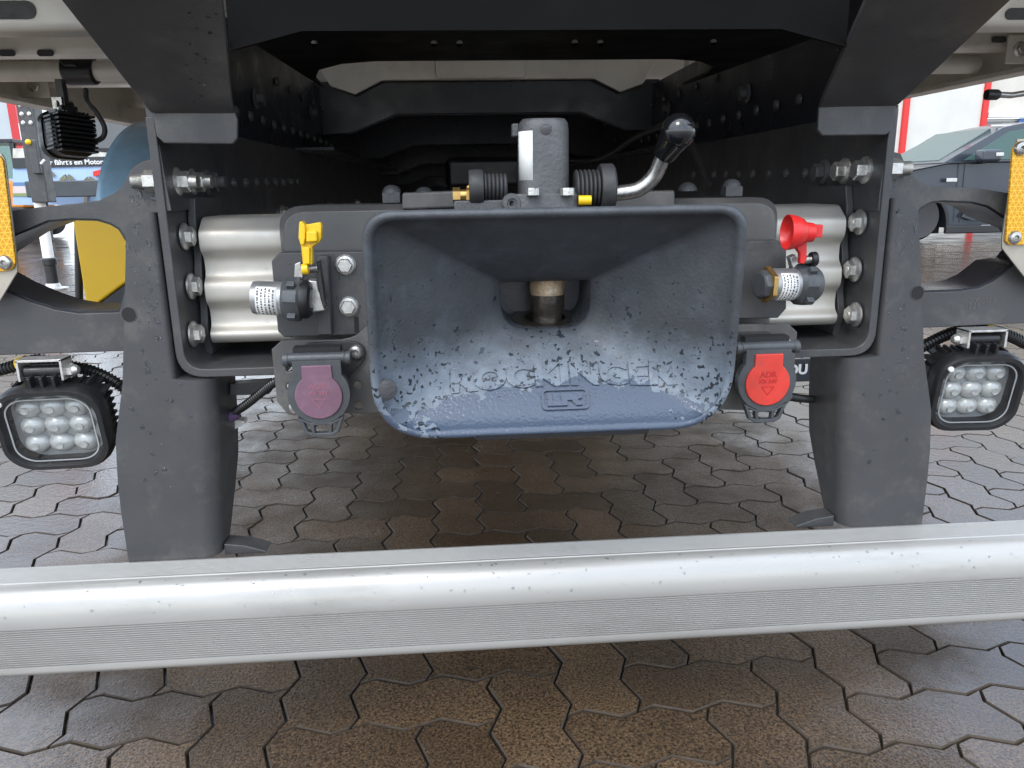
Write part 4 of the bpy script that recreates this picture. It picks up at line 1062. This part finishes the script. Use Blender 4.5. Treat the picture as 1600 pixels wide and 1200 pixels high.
# round tubes along the deck and the white sheet in the middle
for s in (-1, 1):
    x0, x1 = s*.47, s*1.2; yt = 1.95
    g = G(); g.cyl((x0, yt, 1.026), (x1, yt, 1.026), .022, 24); tb = g.build('deck_tube', ALUDK, deck, smooth=60)
    if s < 0:
        g = G(); c = at(118, 102, 1.93); g.cyl((c.x-.035, yt, 1.026), (c.x+.035, yt, 1.026), .031, 24); g.plate([V((c.x-.055, yt-.03, 1.09)), V((c.x-.02, yt-.03, 1.09)), V((c.x+.012, yt-.034, 1.03)), V((c.x-.022, yt-.034, 1.03))], (0, .05, 0)); g.build('rubber_clamp', PLAST, tb, bevel=.006)
        g = G(); c = at(55, 134, 2.24); g.box((c.x, 2.235, c.z), (.075, .006, .06)); bk = g.build('bolt_plate', ALUDK, tb, bevel=.002)
        inst('bolt', BOLT, bk, (c.x, 2.232, c.z), RY)
    else:
        g = G(); c = at(1590, 78, 1.77); g.box((c.x, 1.765, c.z), (.06, .006, .06)); bk = g.build('bolt_plate', ALUDK, tb, bevel=.002); inst('bolt', BOLT, bk, (c.x, 1.762, c.z), RY)
    g = G(); lp = [(s*1.22, .7, .985), (s*1.22, .7, 1.15), (s*1.22, 7.6, 1.15), (s*1.22, 7.6, .985)]; g.plate([V(p) for p in lp], (s*.03, 0, 0)); g.box((s*1.215, 4.15, .99), (.05, 6.9, .012)); g.build('side_rail', ALUDK, deck, bevel=.003)
g = G(); q = [fhit(0, 0)]; g.plate([V((x, 2.09, z)) for x, z in ((-.44, 1.075), (.44, 1.075), (.40, 1.005), (.34, .985), (.27, 1.018), (-.27, 1.018), (-.34, .985), (-.40, 1.005))], (0, .01, 0)); sh = g.build('pale_cross_member', ALUDK, deck, bevel=.003)
g = G(); g.plate([V((a, 2.082, 1.046+b)) for a, b in rrect(-.02, 0, .23, .05, .012, 5)], (0, .004, 0)); g.build('pressed_panel', ALUDK, sh, bevel=.0015)
# black rod with a grip at the right
g = G(); g.tube([at(1562,148,1.25), at(1580,149,1.25), at(1592,147,1.25), at(1660,138,1.25)], .0048, 12); rd = g.build('rod', STEEL, T); g = G(); g.lathe([(.0078, 0), (.0085, .004), (.0082, .018), (.0065, .021)], at(1541,148,1.25), at(1562,148,1.25)-at(1541,148,1.25), 18); g.build('rod_grip', PLAST, rd)
# small work light hung under the left cross member, seen from its back
sc_ = at(100, 213, 1.60)
ws, TmS = work_light(sc_, rad(-128), rad(4), rad(-4), .085, 'small black work light hung under the deck, seen from behind')
g = G(); c = TmS @ V((0, .014, .085*.62)); g.box((c.x, c.y, c.z+.018), (.012, .018, .06)); g.build('hanger', PLAST, ws); g = G(); g.box((c.x-.006, c.y-.012, c.z+.004), (.018, .003, .024)); g.build('bracket', ZINC, ws, bevel=.0006)
g = G(); g.tube(bez([at(128,222,1.62), at(145,222,1.62), at(161,214,1.6), at(163,198,1.6), at(150,175,1.6), at(136,158,1.62), at(134,140,1.64)], 8), .0048, 10); g.build('lamp_cable', RUBBER, ws)
# wheel guard on the left, curved sheet
GUARD = mat('wheel_guard', (.27,.45,.62), .22, var=.15, vscale=20, rvar=.05)  # sky reflection on the guard painted in as a blue base colour
g = G(); rr_ = []
for k in range(0, 25):
    a = rad(166-k*6); rr_.append([V((x, 2.2+.42*cos(a), .65+.285*sin(a))) for x in (-.885, -.87, -.5)])
g.rings(rr_, False); wg = g.build('wheel_guard', GUARD, T, 'glossy curved wheel guard with reflected blue sky put into its colour', smooth=60); wg.modifiers.new('t', 'SOLIDIFY').thickness = .008

# ------------------------------------------------------------------ rain drops on the steel (uncounted: stuff)
def drops(name, n, sample, parent, rmin=.0007, rmax=.0036, flat=.45):
    g = G(); random.seed(hash(name) % 97 if False else len(name)*13+n)
    for _ in range(n):
        p, nn = sample()
        if p is None: continue
        r = rmin+(rmax-rmin)*random.random()**3; nn = V(nn).normalized(); u = nn.orthogonal().normalized(); v = nn.cross(u)
        if abs(nn.z) < .9: v = (V((0,0,1))-nn*nn.z).normalized(); u = v.cross(nn)
        st = 1+random.random()*.5; k = 10; rings = []
        for h, q in ((-.05, 1), (.35, .88), (.7, .6), (.95, .22)):
            rings.append([V(p)+u*cos(2*pi*i/k)*r*q+v*sin(2*pi*i/k)*r*q*st+nn*h*r*flat for i in range(k)])
        g.rings(rings, True, True, True)
    return g.build(name, WATER, parent, kind='stuff', smooth=80)
def smp_plane(y, x0, x1, z0, z1):
    return lambda: (V((random.uniform(x0, x1), y, random.uniform(z0, z1))), (0, -1, 0))
def leg_s(s):
    def f():
        z = .36+.36*random.random()**.6
        return V((s*(random.uniform(.447, .478) if z > .53 else random.uniform(.428, .50)), .9357, z)), (0, -1, 0)
    return f
drops('rain_drop_film', 130, leg_s(-1), T, .0007, .0032, .32); drops('rain_drop_film', 140, leg_s(1), T, .0007, .0032, .32)
def arm_s(s): return lambda: (V((s*random.uniform(.445, .476), .9617, random.uniform(.735, .764))), (0, -1, 0))
drops('rain_drop_film', 22, arm_s(-1), T); drops('rain_drop_film', 30, arm_s(1), T)
def bar_s():
    x = random.uniform(-.75, .75); a = rad(random.uniform(5, 75)); return V((x, .886-.026*sin(a), .75-.4575-.044*(1-cos(a)))), (0, -sin(a), cos(a))
drops('rain_drop_film', 300, bar_s, T, .0005, .0023, .16)
drops('rain_drop_film', 60, lambda: (lambda q: (at(q[0], q[1], YPL-.0002), (0,-1,0)))((random.uniform(438, 566), random.uniform(397, 520))), T, .0005, .0016)
drops('rain_drop_film', 40, lambda: (V((random.uniform(-.41,-.33), 1.0005+.002, random.uniform(.57,.71))), (0,-1,0)), T, .0005, .0014)
drops('rain_drop_film', 26, lambda: (lambda q: (at(q[0], q[1], YS-.0002), (0,-1,0)))((random.uniform(436, 470), random.uniform(536, 640))), T, .0005, .0014)
drops('rain_drop_film', 60, lambda: (lambda q: (hit(q[0], q[1], p0, n_), -n_))((random.uniform(290, 345), random.uniform(0, 170))), T, .0006, .002)

# ------------------------------------------------------------------ things beyond the truck
# wheel chock hung behind the left arm
ck = empty('wheel_chock', at(150, 480, 1.5)); tag(ck, 'bright yellow wedge seen through the opening of the left side arm', 'wheel chock')
g = G(); g.plate(pxp([(110,326),(160,328),(215,350),(215,428),(184,450),(135,486)], 1.5), (.05, .16, 0)); g.build('wedge', YFILM, ck, bevel=.004)
g = G(); g.plate(pxp([(136,488),(184,452),(215,430),(215,492)], 1.505), (0, .15, 0)); g.build('base', PAINTD, ck, bevel=.003)
g = G(); g.cyl(at(122, 340, 1.62), at(124, 490, 1.62), .0075, 12); g.build('holder', PLAST, ck)

# support leg standing on the yard at the left
gp = ground(84, 452); sl = empty('support_leg', gp); tag(sl, 'tall dark post with silver jack tube and round foot standing at the left', 'support leg')
k_ = gp.y; g = G(); g.lathe([(.115, 0), (.115, .012), (.06, .02), (.05, .05), (.042, .055)], gp, (0,0,1), 24); g.build('foot', ZINC, sl)
g = G(); g.lathe([(.048, .05), (.05, .2), (.058, .205), (.058, .25), (.05, .26)], gp, (.0,0,1), 20); g.build('sleeve', PLAST, sl)
g = G(); g.cyl(gp+V((0,0,.25)), gp+V((-.0,0,.75)), .042, 20); g.build('jack_tube', ALUDK, sl)
g = G(); g.box(gp+V((.04,0,1.13)), (.13,.14,.86)); g.box(gp+V((.07,-.05,1.05)), (.06,.12,.26)); mast = g.build('post', PAINT, sl, bevel=.01)
for k in range(4):
    for e in (-1, 1): inst('bolt', BOLT, mast, gp+V((.04+e*.028, -.072, 1.50-k*.065)), RY)
g = G(); g.sphere(at(44, 222, gp.y-.12), .022, 14); g.build('marker_lamp', YEL, mast)
g = G(); c = at(64, 256, gp.y-.1); g.tube([c, c+V((.03,0,.03))], .01, 8); g.build('pin', WHITE, mast)

# banner / shop front with a printed beach picture
yb = 14.0
def B(px, py, d=0): return at(px, py, yb+d)
bn = empty('banner', V((B(115,330).x, yb, 0))); tag(bn, 'wide banner with white lettering over a printed beach with palms, far left', 'banner')
SKYP = mat('print_sky', (.36,.50,.75), .5, var=.12, vscale=.8); SEA = mat('print_sea', (.10,.20,.36), .5); SAND = mat('print_sand', (.62,.52,.50), .5, var=.1, vscale=2); GRS = mat('print_grass', (.22,.27,.10), .5); PALM = mat('print_palm', (.17,.16,.09), .5, var=.3, vscale=6)
g = G(); g.plate([B(20,262), B(210,258), B(210,320), B(20,320)], (0,.05,0)); bd = g.build('picture', SKYP, bn)
for nm, m_, ys, dd in (('sea_strip', SEA, (284,291), -.01), ('sand_strip', SAND, (290,302), -.012), ('grass_strip', GRS, (301,306), -.014)):
    g = G(); g.plate([B(20,ys[0]+1,dd), B(210,ys[0]-1,dd), B(210,ys[1]-1,dd), B(20,ys[1]+1,dd)], (0,.006,0)); g.build(nm, m_, bd, smooth=0)
random.seed(5)
for (tx, ty, tr) in ((105, 279, 13), (76, 272, 11), (140, 281, 10)):
    g = G(); base = (tx-6, 302); pts = [(tx-7,302),(tx-4,302),(tx+1.5,ty+4),(tx+1,ty),(tx-1,ty),(tx-1.5,ty+6)]
    g.plate([B(*p, -.022) for p in pts], (0,.005,0))
    for k in range(12):
        a = rad(200-k*20+random.uniform(-6,6)); tip = (tx+tr*cos(a)*1.15, ty-tr*sin(a)*.55+tr*.42*abs(cos(a))); mid = (tx+tr*.55*cos(a), ty-tr*.55*sin(a)*.9); 
        g.plate([B(tx, ty, -.024-k*.0011), B(mid[0]-.5, mid[1]-1.3, -.024-k*.0011), B(*tip, -.024-k*.0011), B(mid[0]+.5, mid[1]+1.4, -.024-k*.0011)], (0,.0008,0))
    g.build('printed_palm', PALM, bd, smooth=0)
g = G(); g.plate([B(20,247,-.03), B(210,244,-.03), B(210,258,-.03), B(20,263,-.03)], (0,.08,0)); hd = g.build('header', mat('header_dark', (.03,.032,.036), .5), bn)
bm = text_bm("er fährt's ein Motorrad", .115, .004, .002, 1.0); c = B(124, 253.5, -.04)
for v in bm.verts: v.co = V((c.x+v.co.x, c.y-v.co.z, c.z+v.co.y))
g = G(); g.bm.free(); g.bm = bm; g.build('lettering', WHITE, hd, smooth=0)
g = G(); g.plate([B(20,232,-.02), B(210,229,-.02), B(210,244,-.02), B(20,247,-.02)], (0,.05,0)); g.build('pale_band', mat('pale_band', (.55,.54,.48), .6, var=.35, vscale=5), bn)
g = G(); g.plate([B(131,296,-.05), B(134,291,-.05), B(152,287,-.05), B(160,282,-.05), B(160,320,-.05), B(156,320,-.05), B(156,294,-.05), B(136,297,-.05), B(136,320,-.05), B(131,320,-.05)], (0,.05,0)); g.build('printed_hut', mat('print_hut', (.42,.38,.33), .6), bd)
g = G(); g.plate([B(145,268,-.06), B(160,264,-.06), B(160,272,-.06), B(146,276,-.06)], (0,.03,0)); g.build('printed_flag', RED, bd)
g = G(); g.box((B(150,312).x, yb-.4, .86), (1.7,.3,.26)); g.box((B(150,312).x-.75, yb-.2, .43), (.08,.08,.86)); g.box((B(150,312).x+.75, yb-.2, .43), (.08,.08,.86)); g.build('bench', mat('plinth_dark', (.05,.055,.06), .5, var=.2, vscale=3), bn, bevel=.02)

# another deck or canopy edge far left: dark canopy behind the lamp
cv = empty('canopy', V((at(150,215,9).x, 9, 0))); tag(cv, 'dark grey canopy roof edge behind the small hung lamp', 'canopy')
g = G(); g.plate(pxp([(112,178),(170,189),(240,200),(240,232),(112,233)], 9.0), (0, 1.2, 0)); g.build('fascia', mat('canopy_grey', (.11,.115,.12), .5, var=.1, vscale=2), cv, bevel=.01)
g = G(); c = at(236, 300, 9.5); g.box((c.x, 9.5, c.z/2), (.12,.12,c.z)); g.build('post', PAINT, cv)

# building at the far left
BW = mat('cladding_grey', (.42,.46,.48), .5, var=.05, vscale=1); BR = mat('cladding_red', (.52,.03,.035), .45, var=.08, vscale=1)
bl_ = empty('hall', V((at(10,330,22).x, 22, 0))); tag(bl_, 'pale grey hall with a red corner strip at the far left', 'building')
def hall_panel(name, x0, x1, m_, y=22, h=8, par=bl_, dz=.25):
    X0, X1 = at(x0, 300, y).x, at(x1, 300, y).x; g = G(); g.box(((X0+X1)/2, y+dz/2, h/2), (abs(X1-X0)-.01, dz, h)); return g.build(name, m_, par, bevel=.01)
for k in range(6): hall_panel('wall_panel', -160+k*33, -128+k*33, BW, h=8)
rs = hall_panel('red_panel', 33, 52, BR, y=21.98)
for (ya, yb_) in ((200, 236),):
    X0, X1 = at(33, 215, 21.9).x, at(42, 215, 21.9).x; z0_, z1_ = at(44, yb_, 21.9).z, at(44, ya, 21.9).z; g = G(); g.box(((X0+X1)/2, 21.93, (z0_+z1_)/2), (X1-X0, .06, z1_-z0_)); wn = g.build('window', WHITE, bl_, bevel=.01)
    g = G(); g.box(((X0+X1)/2, 21.89, (z0_+z1_)/2), ((X1-X0)*.3, .02, (z1_-z0_)*.9)); g.build('pane', CARGLASS, wn)

# red and white pole
pl0 = ground(52, 380); pole = empty('barrier_pole', V((at(52,300,16).x, 16, 0))); tag(pole, 'thin red and white banded pole beside the dark post at left', 'pole')
for k in range(8):
    p = at(52, 300, 16); g = G(); z0_ = k*.35; g.cyl((p.x, 16, z0_), (p.x, 16, z0_+.345), .06, 12); g.build('band', RED if k % 2 == 0 else WHITE, pole)

# excavator with glazed cab
ex = empty('excavator', V((at(30,330,15).x, 15, 0))); tag(ex, 'small orange excavator with a glazed cab at the far left', 'excavator'); cx = at(28, 320, 15).x
ORG = mat('orange_paint', (.70,.25,.02), .4, var=.06, vscale=4)
g = G(); g.plate([V((cx-.9, 14.6, .55)), V((cx+.32, 14.6, .55)), V((cx+.36, 14.6, .8)), V((cx+.15, 14.6, 1.02)), V((cx-.9, 14.6, 1.06))], (0, 1.1, 0)); g.build('body', ORG, ex, bevel=.04)
g = G()
for xx in (cx-.75, cx-.2, cx+.22): 
    for yy in (14.7, 15.6): g.box((xx, yy, 1.33), (.05, .05, .72))
g.box((cx-.27, 15.15, 1.70), (1.08, 1.0, .06)); cab = g.build('cab_frame', PAINTD, ex, bevel=.01)
g = G(); g.plate([V((cx-.72, 14.7, 1.06)), V((cx+.2, 14.7, 1.06)), V((cx+.2, 14.7, 1.66)), V((cx-.72, 14.7, 1.66))], (0,.01,0)); g.build('cab_glass', CARGLASS, ex)
g = G(); g.box((cx-.4, 15.2, 1.2), (.3,.3,.6)); g.build('seat', PLAST, ex, bevel=.05)
for e in (14.7, 15.6):
    g = G(); q = rrect(cx-.3, .3, 1.5, .55, .26, 6); g.plate([V((a, e-.15, b)) for a, b in q], (0,.3,0)); g.build('track', RUBBER, ex, bevel=.02)
g = G(); g.tube([V((cx+.35,15.1,.75)), V((cx+.75,15.0,1.3)), V((cx+.95,15.0,1.1)), V((cx+1.0,15.0,.5))], .07, 8); g.build('boom', PAINTD, ex)

# parked car at the right
CARP = mat('car_paint', (.036,.044,.057), .3, .3, var=.05, vscale=2, coat=.5)
pa = ground(1440, 383); cy = 9.6
cx0 = at(1436, 350, cy).x; car = empty('parked_car', V((cx0+1.0, cy+.8, 0))); tag(car, 'dark blue grey car parked in front of the white wall at right', 'car')
SC = 1.0
def cp(x, y, z):
    if z < .95: z = .155+(z-.29)*(.795/.66)                # low slung body
    return V((cx0+x*SC, cy+y, z-.02))
low = [(-.85,.30),(-.95,.52),(-.86,.76),(-.5,.86),(.30,.98),(.62,.99),(3.2,1.0),(3.45,.95),(3.5,.5),(3.4,.3)]
def arch(cx_, r): return [(cx_+r*cos(rad(a)), .31+r*sin(rad(a))) for a in range(0, 181, 15)]
def body_ring(yo, k=1.0): return None
full = low+arch(2.62, .37)+arch(0, .37)
def inset_loop(pts, d):
    n = len(pts); out = []
    for i in range(n):
        out.append(pts[i])
    return out
g = G()
def Zs(pts, y, sh=0.0, kx=1.0): return [cp(1.3+(x-1.3)*kx, y, .62+(z-.62)*(1-sh)) for x, z in pts]
g.rings([Zs(full, .06, .06, .985), Zs(full, .0, .015, 1.0), Zs(full, .0, .0, 1.0), Zs(full, .9, 0, 1.02), Zs(full, 1.72, 0, 1.0), Zs(full, 1.78, .06, .985)], True, True, True)
cb = g.build('body', CARP, car, smooth=40, bevel=.02)
gh = [(.30,.985),(1.05,1.40),(1.45,1.475),(2.3,1.48),(3.0,1.36),(3.35,1.0)]
g = G(); g.rings([[cp(x, .10+.10*(z-.98), z) for x, z in gh], [cp(x, .10+.45*(z-.98), z) for x, z in gh], [cp(x, .9, z+.02 if z > 1.2 else z) for x, z in gh], [cp(x, 1.68-.4*(z-.98), z) for x, z in gh]], True, True, True); g.build('roof', CARP, car, smooth=50)
win = [(.56,1.01),(1.12,1.345),(1.5,1.41),(1.78,1.415),(1.78,1.01)]; win2 = [(1.86,1.01),(1.86,1.415),(2.3,1.41),(2.85,1.31),(3.1,1.01)]
for wl_ in (win, win2):
    g = G(); f0 = [cp(x, .105+.10*(z-.98)-.012, z) for x, z in wl_]; g.plate(f0, (0,.01,0)); g.build('side_window', mat('side_glass', (.06,.11,.10), .12, spec=.4), car, bevel=.004)
ws_ = [cp(.36,.30,1.0), cp(1.03,.34,1.388), cp(1.03,1.5,1.388), cp(.36,1.5,1.0)]; g = G(); g.plate(ws_, (-.012,0,.022)); g.build('windscreen', mat('screen_glass', (.09,.125,.115), .2, spec=.3), car, bevel=.006)
g = G(); g.box(cp(.72,-.12,1.055), (.25,.18,.145)); mir = g.build('wing_mirror', CARP, car, bevel=.035, seg=4); g = G(); g.box(cp(.80,-.20,1.062), (.10,.06,.05)); g.build('mirror_indicator', ZINC, mir, bevel=.012)
g = G(); g.box(cp(.72,-.0,.985), (.05,.12,.05)); g.build('mirror_foot', PLAST, mir, bevel=.01)
g = G(); g.box(cp(.36,-.006,.80), (.14,.016,.05)); g.build('side_vent', ZINC, car, bevel=.008)
g = G(); g.plate([cp(x, -.006, z) for x, z in ((.52,.36),(.515,.62),(.50,.965),(.512,.965),(.528,.62),(.532,.36))], (0,.004,0)); g.build('door_gap', HOLE, car, smooth=0)
g = G(); g.box(cp(1.58,-.012,.86), (.16,.024,.03)); g.build('door_handle', CARP, car, bevel=.008)
g = G(); g.box(cp(1.3,.0,.29), (1.9,.06,.10)); g.build('sill', PLAST, car, bevel=.015)
g = G(); g.box(cp(1.42,-.012,.325), (1.2,.02,.018)); g.build('sill_trim', ZINC, car, bevel=.004)
g = G(); q = [cp(x, -.004, z) for x, z in ((.55,.42),(.62,.50),(1.7,.53),(1.7,.40),(.7,.38))]; g.plate(q, (0,.008,0)); g.build('door_moulding', CARP, car, bevel=.01)
for xx in (0, 2.62):
    g = G(); g.plate([cp(x, -.012, z) for x, z in [(xx+.40*cos(rad(a)), .31+.40*sin(rad(a))) for a in range(0,181,12)]+[(xx+.355*cos(rad(a)), .31+.355*sin(rad(a))) for a in range(180,-1,-12)]], (0,.03,0)); g.build('arch_trim', PLAST, car, bevel=.006)
    g = G(); g.lathe([(.18,.0),(.26,-.02),(.292,.03),(.292,.19),(.26,.22),(.1,.22)], V((cx0+xx, cy+.03, .292)), (0,1,0), 36); wh = g.build('wheel', RUBBER, car, smooth=40)
    g = G(); g.lathe([(.03,.01),(.06,.0),(.06,.03)], V((cx0+xx, cy+.03, .292)), (0,1,0), 20); g.lathe([(.17,.03),(.185,.0),(.195,.02),(.195,.06)], V((cx0+xx, cy+.03, .292)), (0,1,0), 32, cap=False)
    for k in range(7):
        a = 2*pi*k/7; g.box(V((cx0+xx+.11*cos(a), cy+.045, .292+.11*sin(a))), (.15,.02,.035), M4.Rotation(-a, 3, 'Y'))
    g.build('rim', ZINC, wh, bevel=.006)
    g = G(); g.box(cp(xx,.5,.45), (.8,.6,.5)); g.build('wheel_well', HOLE, car)
g = G(); g.box(cp(2.0,.30,1.43), (2.0,.03,.03)); g.build('roof_rail', ZINC, car, bevel=.01)

# white building behind the car
WW = mat('white_render', (.60,.59,.545), .75, var=.06, vscale=2, dirt=(.58,.56,.50), dscale=1.3); BEI = mat('beige_panel', (.55,.52,.46), .6, var=.1, vscale=1.5); GLZ = mat('shop_glass', (.24,.25,.25), .1, var=.3, vscale=1.2)
yw = 17.0
bw = empty('workshop', V((at(1500,300,yw).x, yw, 0))); tag(bw, 'white rendered workshop wall with red vertical strips behind the car', 'building')
def WP(px): return at(px, 250, yw).x
def slab(name, x0, x1, z0_, z1_, y, d, m_, par=None, bevel=.01):
    g = G(); g.box(((x0+x1)/2, y+d/2, (z0_+z1_)/2), (x1-x0, d, z1_-z0_)); return g.build(name, m_, par or bw, bevel=bevel)
slab('wall', WP(900), WP(1403), 0, 6, yw+.02, .3, WW)
slab('wall', WP(1410), WP(1524), 0, 6, yw, .3, WW)
slab('red_strip', WP(1403), WP(1411), 0, 6, yw-.06, .2, RED); slab('red_strip', WP(1524), WP(1532), 0, 6, yw-.06, .2, RED)
slab('wall', WP(1533), WP(2100), at(1560,178,yw).z, 6, yw+.05, .3, BEI)
slab('cornice', WP(1533), WP(2100), at(1560,184,yw).z, at(1560,175,yw).z, yw-.08, .15, WHITE)
for k in range(6):
    x0 = WP(1533)+k*1.35; wnd = slab('window', x0, x0+1.3, .3, at(1560,185,yw).z, yw+.08, .1, WHITE); slab('pane', x0+.06, x0+1.24, .36, at(1560,185,yw).z-.06, yw+.06, .015, GLZ, wnd)
slab('wall', WP(1533), WP(2100), 0, .3, yw+.06, .3, BEI)
sg_ = slab('notice', at(1596,190,yw-.1).x, at(1612,190,yw-.1).x, at(1600,195,yw-.1).z, at(1600,184,yw-.1).z, yw-.02, .02, mat('notice_blue', (.05,.14,.4), .5))
# number plate glimpsed behind the right socket
npx = at(1246, 578, 2.4); pq = empty('dark_board', npx); tag(pq, 'dark board with white letters glimpsed behind the red socket', 'board')
g = G(); g.plate(pxp([(1215,562),(1268,560),(1268,596),(1215,598)], 2.4), (0,.012,0)); bo = g.build('panel', PAINTD, pq, bevel=.003)
bm = text_bm('OU', .045, .001, .002); c = at(1246, 578, 2.395)
for v in bm.verts: v.co = V((c.x+v.co.x, c.y-v.co.z, c.z+v.co.y))
g = G(); g.bm.free(); g.bm = bm; g.build('lettering', WHITE, bo, smooth=0)
